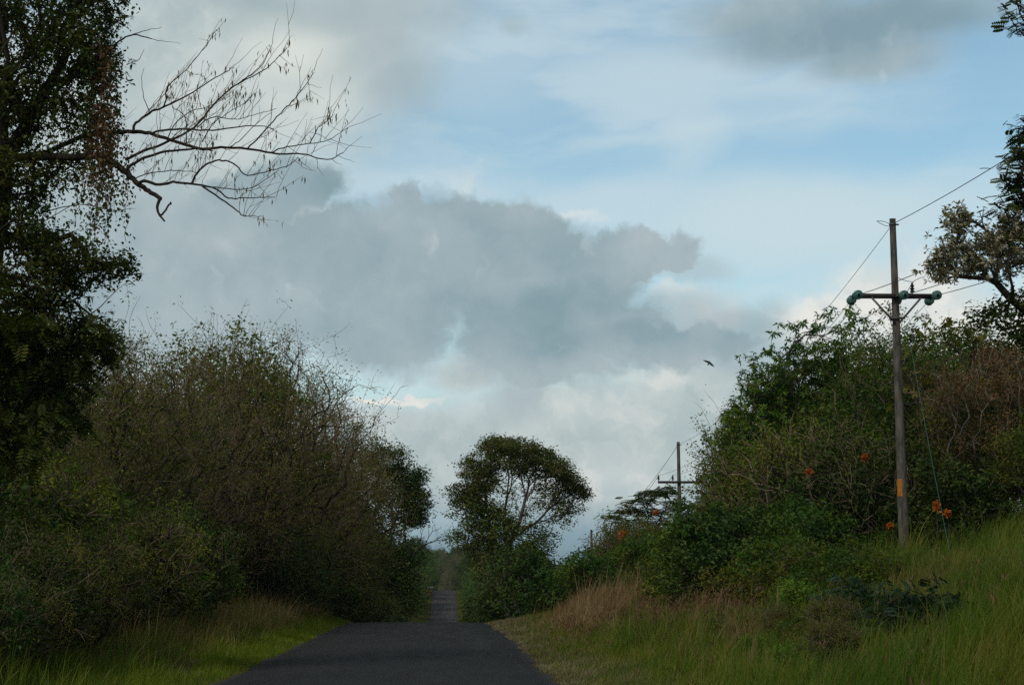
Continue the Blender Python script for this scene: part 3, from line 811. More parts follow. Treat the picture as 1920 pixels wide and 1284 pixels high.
# both sides beyond the crest
rr = random.Random(21)
y = 116
kinds = ['lf1', 'dk1', 'lf2', 'dk1', 'tw2', 'lf1']
while y < 560:
    plant(rr.choice(kinds), -7.9 - rr.uniform(0, 1.0) + (1.0 if y > 360 else 0), y, rr.uniform(1.15, 1.45) if 125 < y < 360 else rr.uniform(1.15, 1.3), 'dark green tree in the left row beyond the crest of the road', 'left roadside trees beyond the crest')
    if rr.random() < .7: plant(rr.choice(kinds), -13.5 - rr.uniform(0, 3), y + 3, rr.uniform(.9, 1.15), 'dark green tree in the left row beyond the crest of the road', 'left roadside trees beyond the crest')
    if y > 195: plant(rr.choice(kinds), 6.3 + rr.uniform(0, .8) - (1.0 if y > 360 else 0), y + 2, rr.uniform(1.15, 1.4) if y < 360 else rr.uniform(1.0, 1.15), 'green tree in the right row beyond the crest of the road', 'right roadside trees beyond the crest')
    if y > 135: plant(rr.choice(kinds), 15.5 + rr.uniform(0, 6), y + 5, rr.uniform(.85, 1.0), 'green tree in the right row beyond the crest of the road', 'right roadside trees beyond the crest')
    y += (7.5 if y < 200 else (12 if y < 330 else 8)) * rr.uniform(.55, 1.4)
for k in range(46):
    y = 600 + rr.uniform(0, 330); x = rr.uniform(-22, 22) if k % 3 else rr.uniform(-8, 6)
    plant(rr.choice(['lf1', 'dk1', 'tw2', 'lf2']), x, y, rr.uniform(.85, 1.75), 'hazy distant tree closing the end of the road', 'distant trees at the end of the road')
for k in range(16):
    plant(rr.choice(['lf1', 'lf2', 'tw3']), 22 + rr.uniform(0, 16), 150 + k * 14, rr.uniform(1.0, 1.25), 'distant tree on the rise right of the umbrella-shaped tree', 'distant trees on the right rise')

# ------------------------------------------------------------------ dark round tree at the crest, left
def unique(name, base, label, cat='tree'):
    t = empty(name, base)
    tag(t, label, cat)
    return t, np.array(base)

bx, by = -6.2, 106
t, b = unique('dark_round_tree', (bx, by, float(ground_z(bx, by)) - 0.2), 'dark round-crowned tree overhanging the crest of the road from the left')
r = np.random.RandomState(41); s = Skel(41)
s.stem([(0, 0, -.2), (0.2, 0, .8), (0.5, -.1, 1.6), (0.9, -.1, 2.5), (1.3, 0, 3.4)], -1, .03)
pts = view_blobs(r, 106, [(730, 865, 42, 30, 90), (690, 850, 45, 28, 60), (765, 900, 32, 30, 110), (780, 945, 26, 32, 110), (740, 930, 45, 40, 60), (690, 920, 60, 55, 110), (770, 975, 22, 12, 40), (660, 900, 60, 50, 60),
                          (720, 1000, 55, 40, 70), (650, 990, 60, 50, 90), (690, 1060, 70, 40, 90), (720, 1050, 50, 50, 90), (770, 1040, 24, 30, 40), (745, 1075, 40, 45, 60), (640, 1100, 60, 40, 60), (770, 1110, 22, 40, 40)], b)
s.reach(pts, .5, .3, .6, .06, 2)
wood(t, s.finish(.2, .5, .007), M['bark_dark'], M['bark_dark'], .02)
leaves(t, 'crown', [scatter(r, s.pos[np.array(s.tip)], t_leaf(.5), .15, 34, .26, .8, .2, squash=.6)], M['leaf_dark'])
# thin branches reaching over the road
s2 = Skel(42)
s2.stem([(1.3, -.3, 3.0)], -1)
s2.reach(view_blobs(r, 105, [(800, 985, 30, 16, 16), (815, 1008, 36, 8, 12), (845, 992, 22, 16, 10), (790, 1025, 25, 10, 8), (835, 1015, 22, 6, 6)], b), .4, .2, .5, .05)
v, f = tubes(s2.finish(.05, .5, .007), 3); obj('overhanging_branches', mesh_np('overhanging_branches', v, [f], M['bark_dark'], True), t)

# ------------------------------------------------------------------ umbrella-shaped tree right of the road
bx, by = 3.1, 91
t, b = unique('umbrella_tree', (bx, by, float(ground_z(bx, by)) - 0.2), 'umbrella-shaped tree right of the crest with its branches showing against the sky')
r = np.random.RandomState(51); s = Skel(51)
def loc(px, py, dd=91): return np.array(at(px, py, dd)) - b
root = s.stem([(0, 0, -.1), loc(948, 1120), loc(946, 1085), loc(950, 1050)], -1, .01)
f1 = s.stem([loc(958, 1015), loc(972, 975, 90.6), loc(985, 940, 90.4), loc(1000, 915, 90.2)], root, .03)
f2 = s.stem([loc(948, 1010, 91.3), loc(945, 970, 91.8), loc(950, 930, 92), loc(952, 895, 92.2)], root, .03)
f3 = s.stem([loc(930, 1020), loc(910, 985, 91.5), loc(895, 950, 91.6)], root, .03)
f4 = s.stem([loc(975, 1000, 90), loc(1010, 965, 89.6), loc(1045, 945, 89.4)], s.n - 8, .03)
top = view_blobs(r, 91, [(935, 833, 34, 15, 90, .6, 1.6), (965, 840, 52, 16, 110, 0, 2.0), (1010, 858, 38, 15, 80, 0, 1.8), (1045, 880, 30, 18, 80, -.5, 1.5), (1070, 905, 24, 22, 70, 0, 1.3), (1088, 925, 18, 16, 36),
                         (905, 870, 30, 28, 80, .4, 1.5), (885, 905, 26, 30, 60, 0, 1.3), (860, 925, 24, 24, 22), (870, 868, 22, 10, 10), (1062, 950, 36, 14, 22), (1050, 975, 30, 14, 12)], b)
mid = view_blobs(r, 91, [(900, 960, 40, 34, 70), (880, 1000, 26, 30, 45), (930, 1000, 42, 40, 80), (985, 1000, 45, 26, 40), (1020, 1015, 36, 24, 30), (950, 900, 40, 30, 16), (1000, 930, 60, 30, 34), (1040, 940, 40, 24, 20), (850, 1015, 18, 18, 12), (955, 965, 60, 18, 30), (945, 862, 44, 20, 60), (1000, 882, 40, 18, 44), (1050, 915, 28, 20, 36), (915, 900, 26, 26, 40), (895, 940, 26, 30, 50), (875, 950, 34, 40, 60), (900, 905, 34, 26, 50), (940, 985, 60, 36, 70), (960, 870, 60, 16, 50), (1060, 955, 30, 14, 14), (960, 1050, 60, 26, 50), (1000, 1040, 50, 26, 40), (910, 1060, 40, 26, 40), (895, 1010, 40, 40, 50), (970, 1020, 60, 40, 60), (1000, 1080, 40, 30, 40), (940, 1100, 40, 30, 40)], b)
s.reach(top, .45, .75, .6, .05, 4); ntop = len(s.tip)
s.reach(mid, .45, .5, .6, .05, 4)
wood(t, s.finish(.17, .46, .013), M['bark'], M['twig'], .022)
tp = np.array(s.tip)
leaves(t, 'crown', [clumped(r, s.pos[tp[:ntop]], .8, t_leaf(.45), .13, 36, .17, .8, .1, squash=.6)], M['leaf_umbrella'])
leaves(t, 'lower_foliage', [clumped(r, s.pos[tp[ntop:]], .8, t_leaf(.45), .14, 28, .18, .8, .2, squash=.8)], M['leaf_umbrella'])
# dark evergreen bush mass under it
for k, (px, py, dd, sc_, kd) in enumerate([(985, 0, 84, 1.35, 'sh3'), (937, 0, 103, 1.15, 'sh3'), (988, 0, 93, 1.4, 'sh3'), (962, 0, 96, 1.2, 'sh1'), (925, 0, 124, 1.0, 'sh2'), (1006, 0, 101, .9, 'sh1')]):
    X_ = (px - 842) / F_PX * dd
    plant(kd, X_, dd, sc_, ['dense dark bush just right of the umbrella tree trunk', 'dark bush on the road side of the umbrella tree', 'large dark bush behind the umbrella tree to the right',
                            'green bush hiding the foot of the umbrella tree', 'olive bush beyond the crest beside the road edge', 'green bush below the right branches of the umbrella tree'][k])

# ------------------------------------------------------------------ big vine-hung tree at the left
bx, by = -8.1, 32.5
t, b = unique('vine_hung_tree', (bx, by, float(ground_z(bx, by)) - 0.2), 'big dark vine-hung tree at the left edge with a long bare branch')
r = np.random.RandomState(61); s = Skel(61)
BD = 31.0
def lo(px, py, dd=BD): return np.array(at(px, py, dd)) - b
root = s.stem([(0, 0, -.1), lo(-55, 900, 32), lo(-40, 750, 31.8), lo(-25, 600, 31.5), lo(-10, 470, 31.2), lo(0, 380, 31), lo(10, 300, 31)], -1, .02)
a1 = s.stem([lo(40, 250, 31.2), lo(80, 175, 31.3), lo(118, 120, 31.4), lo(136, 70, 31.2), lo(130, 20, 31), lo(120, -60, 31), lo(140, -150, 31)], root, .01)
a2 = s.stem([lo(5, 200, 30.5), lo(15, 110, 30.2), lo(0, 20, 30), lo(-10, -90, 30), lo(0, -180, 30)], root, .01)
a3 = s.stem([lo(-60, 300, 32), lo(-110, 200, 32.5), lo(-150, 60, 33)], root, .02)
pts = view_blobs(r, 31, [(60, 20, 90, 60, 120, 0, 1.4), (180, 10, 60, 50, 75, .5, 1.1), (120, 100, 90, 60, 90, 0, 1.3), (30, 180, 60, 80, 110, 0, 1.3), (185, 110, 45, 60, 60, .3, .9), (100, 210, 70, 50, 60), (30, 330, 60, 70, 100, 0, 1.2), (90, 310, 60, 30, 34),
                         (-60, 100, 80, 160, 120, 0, 1.8), (60, -90, 160, 60, 150, 0, 1.8), (215, -40, 40, 40, 24), (-70, 350, 80, 120, 90, 0, 1.6), (40, 430, 55, 50, 80, 0, 1.2), (110, 470, 60, 40, 90, 0, 1.1), (70, 540, 90, 45, 120, 0, 1.2),
                         (165, 510, 45, 30, 45), (225, 500, 32, 18, 30), (20, 620, 90, 55, 120, 0, 1.2), (140, 600, 60, 30, 50), (-40, 560, 70, 90, 90, 0, 1.4), (30, 720, 80, 50, 90, .5, 1.2), (110, 690, 55, 36, 60), (0, 830, 80, 70, 90, .6, 1.2), (90, 770, 60, 50, 60, .4, 1.2), (60, 640, 80, 40, 60), (190, 640, 40, 24, 30)], b)
s.reach(pts, .35, .2, .6, .05, 3)
ch = s.finish(.21, .42, .005)
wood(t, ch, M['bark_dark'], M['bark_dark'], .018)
A = s.pos[np.array(s.tip)]
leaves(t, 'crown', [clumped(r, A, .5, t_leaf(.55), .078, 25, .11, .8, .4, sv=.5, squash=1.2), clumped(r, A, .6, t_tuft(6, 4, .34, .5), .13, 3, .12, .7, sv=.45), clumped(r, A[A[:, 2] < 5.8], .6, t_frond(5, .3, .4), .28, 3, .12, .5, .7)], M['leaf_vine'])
# hanging vines: strings with heart-shaped leaves
vn, vl, vr, vp = [], [], [], []
for k in range(150):
    px = r.choice([r.uniform(150, 255), r.uniform(40, 240), r.uniform(-40, 120)], p=[.5, .3, .2]); py = r.uniform(-20, 330)
    if px > 215 and py < 240: px -= 30
    p = lo(px, py, 31 + r.uniform(-1, 1)); L = r.uniform(.5, 1.7) if py > 150 else r.uniform(.4, 1.2)
    m_ = int(L / .12) + 2
    zz = np.linspace(0, L, m_)
    ph = r.rand() * 6
    P = np.stack([p[0] + .05 * np.sin(zz * 3 + ph) + .02 * r.randn(m_), p[1] + .05 * np.cos(zz * 2.3 + ph), p[2] - zz], 1)
    vn.append((P, np.full(m_, .0045)))
    rusty = 165 < px < 240 and 60 < py < 260 and r.rand() < .6
    (vr if rusty else vl).append(P)
v, f = tubes(vn, 3); obj('vine_stems', mesh_np('vine_stems', v, [f], M['bark_dark'], True), t)['kind'] = 'stuff'
leaves(t, 'hanging_vine_leaves', [scatter(r, np.concatenate(vl), t_leaf(.7), .07, 4, .07, .7, .8)], M['leaf_vine'])
o = leaves(t, 'hanging_vine_leaves', [scatter(r, np.concatenate(vr), t_leaf(.7), .065, 6, .07, .7, .8)], M['leaf_rust'])
o['label'] = 'curtain of reddish brown dying vine leaves'
# bare branches traced in the view, built at their own distances
Z = 700 / 1404
def tr(pts, r0, r1, d0=30.6, d1=30.6, seed=0):
    rr_ = np.random.RandomState(seed + 99)
    P = np.array([lo(x * Z, y * Z, d0 + (d1 - d0) * i / (len(pts) - 1)) for i, (x, y) in enumerate(pts)])
    # smooth by Catmull-Rom
    out = []
    Q = np.vstack([P[0] * 2 - P[1], P, P[-1] * 2 - P[-2]])
    for i in range(1, len(Q) - 2):
        for u in np.linspace(0, 1, 5)[:-1]:
            a_, b_, c_, d_ = Q[i - 1], Q[i], Q[i + 1], Q[i + 2]
            out.append(.5 * (2 * b_ + (c_ - a_) * u + (2 * a_ - 5 * b_ + 4 * c_ - d_) * u * u + (3 * b_ - a_ - 3 * c_ + d_) * u ** 3))
    out.append(P[-1]); out = np.array(out)
    out[1:-1] += rr_.randn(len(out) - 2, 3) * .006
    return out, np.linspace(r0, r1, len(out))
BR = [
    ([(10, 600), (130, 588), (250, 592), (380, 590), (430, 615), (480, 655), (520, 692), (560, 718), (605, 748)], .062, .028, 31, 30),
    ([(605, 748), (592, 775), (598, 808), (620, 833)], .026, .012, 30, 29.9), ([(604, 810), (622, 790), (640, 762), (642, 770)], .015, .012, 30, 30),
    ([(150, 585), (240, 545), (320, 512), (400, 500), (500, 497), (560, 502), (620, 520), (700, 545), (760, 562), (830, 555), (930, 560), (1020, 577), (1080, 580), (1150, 583), (1230, 600), (1290, 575)], .038, .006, 31.2, 29.5),
    ([(1020, 577), (1080, 552), (1165, 542), (1240, 525), (1292, 490)], .012, .004, 29.8, 29.5), ([(1165, 542), (1190, 490), (1225, 460), (1250, 440)], .009, .004, 29.7, 29.9),
    ([(500, 497), (510, 465), (560, 425), (610, 405), (680, 375), (740, 335), (830, 280), (880, 255)], .022, .005, 30.6, 31.2), ([(610, 405), (625, 375), (632, 325), (700, 260), (760, 190), (815, 112)], .013, .004, 30.7, 30.2),
    ([(470, 600), (540, 570), (640, 530), (730, 480), (800, 400), (860, 340), (930, 290), (990, 240), (1022, 172)], .022, .004, 30.4, 30.9), ([(900, 315), (1000, 260), (1040, 220), (1080, 180)], .010, .004, 30.6, 30.4),
    ([(560, 502), (620, 490), (700, 488), (800, 490), (900, 478), (980, 475), (1030, 486)], .017, .005, 30.4, 29.9), ([(475, 640), (520, 605), (600, 575), (700, 562), (760, 560), (800, 568)], .024, .010, 30.2, 29.9),
    ([(930, 560), (980, 510), (1040, 440), (1100, 380), (1140, 330), (1182, 272)], .013, .004, 29.9, 29.4), ([(518, 692), (545, 680), (600, 695), (650, 685), (720, 692), (800, 705), (860, 745), (920, 745), (1035, 742)], .026, .005, 30.1, 29.6),
    ([(720, 692), (750, 640), (800, 608), (850, 605), (890, 625), (930, 660), (1020, 640), (1090, 620), (1120, 590)], .016, .004, 29.9, 29.4), ([(760, 700), (850, 760), (900, 800), (920, 812), (985, 812)], .014, .004, 29.8, 29.6),
    ([(800, 705), (860, 712), (940, 710), (1000, 675), (1050, 640)], .010, .004, 29.8, 30.1), ([(510, 672), (560, 652), (640, 642), (700, 645), (745, 650)], .010, .005, 30.1, 30.4),
    ([(630, 533), (655, 470), (720, 420), (790, 400), (870, 360)], .010, .004, 30.3, 30.6), ([(700, 540), (700, 470), (690, 430), (650, 400), (640, 350)], .010, .004, 30.2, 29.9), ([(760, 535), (800, 470), (850, 430), (900, 400), (950, 360)], .009, .004, 30.1, 30.5),
    ([(680, 540), (720, 535)], .008, .004, 30, 30), ([(740, 480), (800, 440), (870, 450), (930, 440), (1040, 408)], .010, .004, 30.3, 30.0), ([(860, 556), (900, 530), (960, 470), (1020, 425)], .009, .004, 30, 30.4),
    ([(560, 415), (540, 360), (532, 310), (542, 255)], .007, .003, 30.6, 30.6), ([(420, 190), (450, 155), (500, 130), (570, 147)], .016, .008, 31, 30.6), ([(500, 130), (550, 115), (610, 102)], .008, .003, 30.8, 30.6), ([(570, 147), (620, 155), (680, 165)], .006, .002, 30.6, 30.4),
    ([(475, 245), (520, 225), (543, 185)], .008, .003, 31, 31), ([(240, 460), (300, 475), (360, 485), (400, 490)], .02, .012, 31.5, 31), ([(0, 210), (60, 110), (130, 105)], .02, .01, 30, 30.4),
    ([(330, 1190), (380, 1150), (430, 1100), (480, 1060)], .010, .004, 31, 31), ([(200, 1180), (260, 1120), (340, 1080)], .012, .004, 31, 31), ([(160, 800), (300, 770), (420, 790), (510, 785)], .010, .003, 31, 31), ([(140, 850), (220, 800), (330, 745), (440, 745)], .009, .003, 31, 31),
]
chs = [tr(q_[0], q_[1] * 1.2, q_[2] * 1.15, q_[3], q_[4], i) for i, q_ in enumerate(BR)]
rb = np.random.RandomState(5)
pods, tw = [], []
for i in range(3, 23):
    P, R = chs[i]
    n = max(3, int(len(P) * .68))
    for j in rb.choice(np.arange(2, len(P)), min(n, len(P) - 2), replace=False):
        if rb.rand() < .25: continue
        dd = np.array([rb.uniform(-.05, .65), rb.uniform(-.35, .35), rb.uniform(.25, 1.0)]); dd /= np.linalg.norm(dd)
        if rb.rand() < .12: dd[2] *= -.5
        L = rb.uniform(.2, .8); k = 5; u = np.linspace(0, 1, k)[:, None]
        Q = P[j] + dd * L * u + rb.randn(k, 3) * .012 + np.array([0.10, 0, .06]) * L * u ** 2
        tw.append((Q, np.linspace(.0055, .0022, k)))
        if rb.rand() < .30: pods.append(Q[2:])
        if rb.rand() < .35:
            Q2 = Q[2] + (dd * .5 + rb.randn(3) * .5) * L * .5 * u
            tw.append((Q2, np.linspace(.004, .0018, k)))
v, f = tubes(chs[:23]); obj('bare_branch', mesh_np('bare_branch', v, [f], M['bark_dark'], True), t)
v, f = tubes(chs[23:]); obj('side_branches', mesh_np('side_branches', v, [f], M['bark_dark'], True), t)
v, f = tubes(tw, 3); obj('bare_twigs', mesh_np('bare_twigs', v, [f], M['twig'], True), t)['kind'] = 'stuff'
TP = scatter(rb, np.concatenate(pods + [chs[i][0][-2:] for i in range(4, 20)]), t_leaf(.2), .11, 2, .035, .3, 1.35)
leaves(t, 'pods', [TP], M['pod'])

# ------------------------------------------------------------------ tree with pale seed heads at the right edge
bx, by = 13.9, 42.0
t, b = unique('seed_head_tree', (bx, by, float(ground_z(bx, by)) - 0.2), 'tall tree at the right edge with clumps of pale seed heads and feathery upper leaves')
r = np.random.RandomState(71); s = Skel(71)
def lr(px, py, dd=42.): return np.array(at(px, py, dd)) - b
root = s.stem([(0, 0, -.1), lr(1995, 900), lr(1990, 800), lr(1985, 700), lr(1965, 620)], -1, .01)
s.stem([lr(1930, 590), lr(1895, 560), lr(1868, 530), lr(1850, 522), lr(1800, 519), lr(1775, 520)], root, .005)
g1 = s.stem([lr(1900, 545, 41.5), lr(1890, 500, 41.3), lr(1895, 450)], s.n - 5, .005)
s.stem([lr(1950, 520), lr(1940, 430), lr(1945, 340), lr(1940, 250), lr(1935, 200)], root, .01)
s.stem([lr(2000, 520), lr(2010, 350), lr(2000, 150), lr(1990, 20), lr(1980, -80)], root, .01)
sh_ = view_blobs(r, 42, [(1795, 415, 24, 17, 34), (1768, 500, 26, 24, 44), (1790, 465, 22, 20, 30), (1830, 492, 32, 18, 36), (1865, 455, 34, 24, 50), (1905, 435, 32, 26, 46), (1880, 500, 24, 20, 20), (1915, 485, 24, 24, 22)], b)
fe = view_blobs(r, 42, [(1925, 240, 24, 26, 18), (1915, 290, 34, 20, 30), (1895, 330, 30, 12, 14), (1925, 350, 40, 24, 26), (1905, 385, 40, 18, 20), (1860, 395, 26, 10, 5), (1960, 300, 40, 90, 50), (1950, 420, 40, 60, 40),
                        (1912, 45, 20, 10, 10), (1900, 8, 24, 6, 8), (1985, 30, 50, 60, 30), (2000, 150, 60, 60, 20)], b)
lw = view_blobs(r, 42, [(1870, 590, 40, 22, 26), (1905, 620, 40, 26, 30), (1840, 600, 30, 16, 10), (1915, 560, 20, 20, 14), (1960, 600, 50, 60, 50)], b)
s.reach(sh_, .35, .2, .6, .05, 4); n1 = len(s.tip)
s.reach(fe, .35, .2, .6, .05, 4); n2 = len(s.tip)
s.reach(lw, .35, .2, .6, .05, 4)
wood(t, s.finish(.14, .42, .005), M['bark_dark'], M['bark_dark'], .018)
tp = np.array(s.tip)
leaves(t, 'seed_heads', [scatter(r, s.pos[tp[:n1]], t_tuft(9, 3, .3, .1), .16, 3, .12, .9)], M['seed'])
leaves(t, 'crown', [scatter(r, s.pos[tp[:n1]], t_leaf(.5), .12, 4, .15, .8), scatter(r, s.pos[tp[n1:n2]], t_frond(6, .3, .35), .24, 4, .12, .5, .2), scatter(r, s.pos[tp[n2:]], t_leaf(.5), .12, 16, .16, .8)], M['leaf_dark'])

# ------------------------------------------------------------------ layered feathery tree on the right skyline
bx, by = 12.6, 116
t, b = unique('layered_tree', (bx, by, float(ground_z(bx, by)) - 0.2), 'flat-layered feathery tree on the skyline left of the second utility pole')
r = np.random.RandomState(81); s = Skel(81)
s.stem([(0, 0, 0), (0, 0, 1.5), (-.1, 0, 3), (-.2, 0, 4.2)], -1)
pts = view_blobs(r, 116, [(1225, 925, 34, 6, 26), (1200, 938, 30, 6, 22), (1250, 920, 26, 7, 20), (1175, 955, 24, 6, 16), (1150, 968, 22, 6, 12), (1215, 960, 40, 10, 26), (1260, 950, 34, 14, 24), (1190, 980, 40, 10, 20), (1240, 985, 40, 14, 24)], b)
s.reach(pts, .4, .2, .5, .04, 1)
wood(t, s.finish(.11, .5, .007), M['bark'], M['twig'], .02)
leaves(t, 'crown', [scatter(r, s.pos[np.array(s.tip)], t_frond(7, .2, .3), .5, 5, .18, .35, .1, squash=.4)], M['leaf_dark'])

# leafy sprays standing clear of the right thicket against the sky
def spray_tree(name, bx, by, label, blobs, seed, lm='leaf_green'):
    t, b = unique(name, (bx, by, float(ground_z(bx, by)) - 0.1), label)
    r = np.random.RandomState(seed); s = Skel(seed)
    s.stem([(0, 0, 0), (-.05, 0, .8), (-.1, 0, 1.6), (-.15, 0, 2.4)], -1)
    s.reach(view_blobs(r, by, blobs, b), .4, .12, .7, .05, 1)
    wood(t, s.finish(.07, .45, .0055), M['bark'], M['twig'], .02)
    leaves(t, 'crown', [scatter(r, s.pos[np.array(s.tip)], t_tuft(7, seed, .32, .35), .22, 2, .07, .7, .3)], M[lm])
spray_tree('sapling', 11.0, 62, 'slender sapling whose leaf tufts dot the sky above the right thicket',
           [(1500, 640, 60, 40, 34), (1450, 690, 50, 50, 34), (1560, 610, 60, 40, 34), (1620, 600, 50, 30, 20), (1400, 780, 45, 60, 60), (1395, 690, 14, 40, 6), (1470, 780, 60, 60, 60), (1440, 700, 40, 50, 40), (1365, 830, 30, 40, 30), (1420, 860, 60, 50, 40)], 91)
spray_tree('sapling', 11.8, 80, 'thin sapling with scattered leaves against the sky just right of the second pole top',
           [(1340, 820, 30, 18, 12), (1370, 850, 40, 30, 26), (1330, 855, 26, 26, 8), (1395, 880, 40, 40, 40), (1370, 910, 30, 26, 26), (1420, 930, 40, 40, 26)], 92)
spray_tree('sapling', 15.6, 55, 'thin sapling with sparse leaves between the near pole and the seed-head tree',
           [(1720, 640, 40, 30, 24), (1790, 630, 40, 30, 24), (1760, 600, 60, 20, 10), (1840, 660, 40, 40, 30), (1700, 720, 60, 50, 40), (1800, 740, 60, 50, 40)], 93, 'leaf_olive')

# orange flower clusters, each on its own climbing stem through the shrubs
fl = [(1165, 1000, 78, .24), (1136, 1017, 84, .10), (1622, 858, 52, .14), (1517, 885, 52.5, .11), (1755, 950, 46, .07), (1777, 962, 46, .12), (1330, 1002, 55, .09), (1463, 1010, 52, .11), (1668, 985, 47, .08), (1230, 962, 66, .09)]
for k, (px, py, dd, sz_) in enumerate(fl):
    sz_ *= .78 if k == 0 else .6; p = at(px, py, dd)
    gz = float(ground_z(p.x + .2, p.y + .5))
    t = empty('flowering_vine', (p.x + .2, p.y + .5, gz))
    tag(t, ['large orange flower cluster on the bushes right of the umbrella tree', 'small yellow-orange flower left of and below the large orange cluster', 'orange flower cluster high in the dark leaves left of the near pole',
            'round orange flower below and left of the highest one', 'upright yellow-orange flower spike right of the near pole', 'small yellow flower beside the upright spike right of the near pole',
            'tiny orange flower low in the middle of the right bank', 'orange flower in the shrubs above the lime green bush', 'small orange flower at the foot of the near pole, left side', 'tiny orange flower low in the thicket left of the second pole'][k], 'flower', 'orange flowers in the right thicket')
    h = p.z - gz
    rf = np.random.RandomState(200 + k)
    u = np.linspace(0, 1, 8)[:, None]
    P = np.array([0, 0, 0]) + u * np.array([-.2, -.5, h]) + rf.randn(8, 3) * .02; P[-1] = (-.2, -.5, h)
    v, f = tubes([(P, np.linspace(.012, .005, 8))], 4); obj('stem', mesh_np('stem', v, [f], M['bark'], True), t)
    C = np.array([-.2, -.5, h]) + rf.randn(int(60), 3) * np.array([.45, .45, .5 if k != 4 else 1.3]) * sz_
    leaves(t, 'flower_head', [scatter(rf, C, t_leaf(.6), .075, 2, .02, .9)], M['flower'])

# fallen-in pale stems in the left thicket
for k, (px, y0, y1, dd) in enumerate([(203, 900, 1110, 52), (221, 890, 1100, 52.5), (232, 900, 1080, 53), (190, 960, 1120, 50), (140, 990, 1110, 47)]):
    p0, p1 = at(px - 8, y1 + 20, dd), at(px + 12, y0, dd)
    gz = float(ground_z(p0.x, p0.y)); t0 = Vector((p0.x, p0.y, gz))
    u = np.linspace(0, 1, 9)[:, None]
    P = u * (np.array(p1) - np.array(t0)) + np.random.RandomState(k).randn(9, 3) * .02 * (u > 0)
    v, f = tubes([(P, np.linspace(.028, .012, 9))], 6)
    o = obj('pale_stem', mesh_np('pale_stem', v, [f], M['bark_pale'], True)); o.location = t0
    tag(o, 'thin pale bare stem standing in front of the left thicket', 'stem', 'pale stems in the left thicket')

# ------------------------------------------------------------------ utility poles
M['concrete'] = plain_mat('weathered_concrete', (0.065, 0.06, 0.05), (0.175, 0.16, 0.138), 4, .9, stretch=(3, 3, .6))
M['arm'] = plain_mat('dark_timber', (0.018, 0.016, 0.018), (0.04, 0.035, 0.035), 8, .8, stretch=(.5, 6, 6))
M['arm_pale'] = plain_mat('weathered_timber', (0.12, 0.115, 0.105), (0.2, 0.19, 0.17), 8, .8)
M['steel'] = plain_mat('galvanised_steel', (0.10, 0.10, 0.10), (0.16, 0.155, 0.15), 9, .6, .3)
M['glass'] = plain_mat('green_glass', (0.045, 0.135, 0.12), (0.085, 0.205, 0.185), 5, .15, 0, spec=.6)
M['porcelain'] = plain_mat('brown_porcelain', (0.012, 0.010, 0.012), (0.03, 0.022, 0.02), 5, .3)
M['paint'] = plain_mat('orange_paint', (0.62, 0.23, 0.02), (0.42, 0.15, 0.02), 14, .7)
M['wire'] = plain_mat('wire', (0.05, 0.055, 0.06), (0.08, 0.085, 0.09), 4, .6, .2)
M['wire_green'] = plain_mat('guy_wire_sleeve', (0.06, 0.16, 0.13), (0.10, 0.22, 0.18), 4, .6)

def box(cx, cy, cz, sx, sy, sz, R=None):
    V = np.array([[x, y, z] for x in (-.5, .5) for y in (-.5, .5) for z in (-.5, .5)]) * [sx, sy, sz]
    if R is not None: V = V @ np.array(R).T
    return V + [cx, cy, cz], np.array([[0, 1, 3, 2], [4, 6, 7, 5], [0, 4, 5, 1], [2, 3, 7, 6], [0, 2, 6, 4], [1, 5, 7, 3]])

def beam(p, q_, w, h):
    p, q_ = Vector(p), Vector(q_); d_ = q_ - p
    R = d_.to_track_quat('X', 'Z').to_matrix()
    c_ = (p + q_) / 2
    return box(c_.x, c_.y, c_.z, d_.length, w, h, R)

def lathe(prof, axis, origin, k=20):
    """prof: (t, r) pairs along axis"""
    ax = Vector(axis).normalized(); R = np.array(ax.to_track_quat('Z', 'Y').to_matrix())
    V, F = [], []
    th = np.arange(k) * 2 * math.pi / k
    for tt, rr_ in prof:
        V.append(np.stack([rr_ * np.cos(th), rr_ * np.sin(th), np.full(k, tt)], 1))
    V = np.concatenate(V) @ R.T + np.array(origin)
    for i in range(len(prof) - 1):
        for j in range(k): F.append([i * k + j, i * k + (j + 1) % k, (i + 1) * k + (j + 1) % k, (i + 1) * k + j])
    return V, np.array(F)

def part(name, geo, mat, parent, smooth=False):
    v, f = join(geo)
    return obj(name, mesh_np(name, v, [f], mat, smooth), parent)

def disc_string(t, x, z, sgn, h0=0.0):
    """two green glass discs and their caps, strung along the line away from the arm"""
    P = []
    y0 = sgn * 0.10
    gl = []
    ax = Vector((0, sgn, -0.10))
    for k in range(2):
        o = Vector((x, y0, z)) + ax.normalized() * (0.08 + k * 0.14)
        gl.append(lathe([(0, .02), (0.0, .085), (.02, .12), (.045, .125), (.055, .115), (.06, .06), (.075, .035), (.11, .03)], ax, o))
    part('insulator', gl, M['glass'], t, True)
    return Vector((x, y0, z)) + ax.normalized() * .40

def pin_insulator(t, x, z, s=1.0, name='pin_insulator'):
    prof = [(0, .012), (.05, .012), (.05, .045), (.08, .06), (.085, .035), (.11, .035), (.115, .055), (.14, .055), (.145, .032), (.17, .032), (.175, .05), (.20, .05), (.205, .028), (.24, .03), (.26, .012), (.262, .0)]
    part(name, [lathe([(a * s * 1.1, b_ * s) for a, b_ in prof], (0, 0, 1), (x, 0, z), 12)], M['porcelain'], t, True)

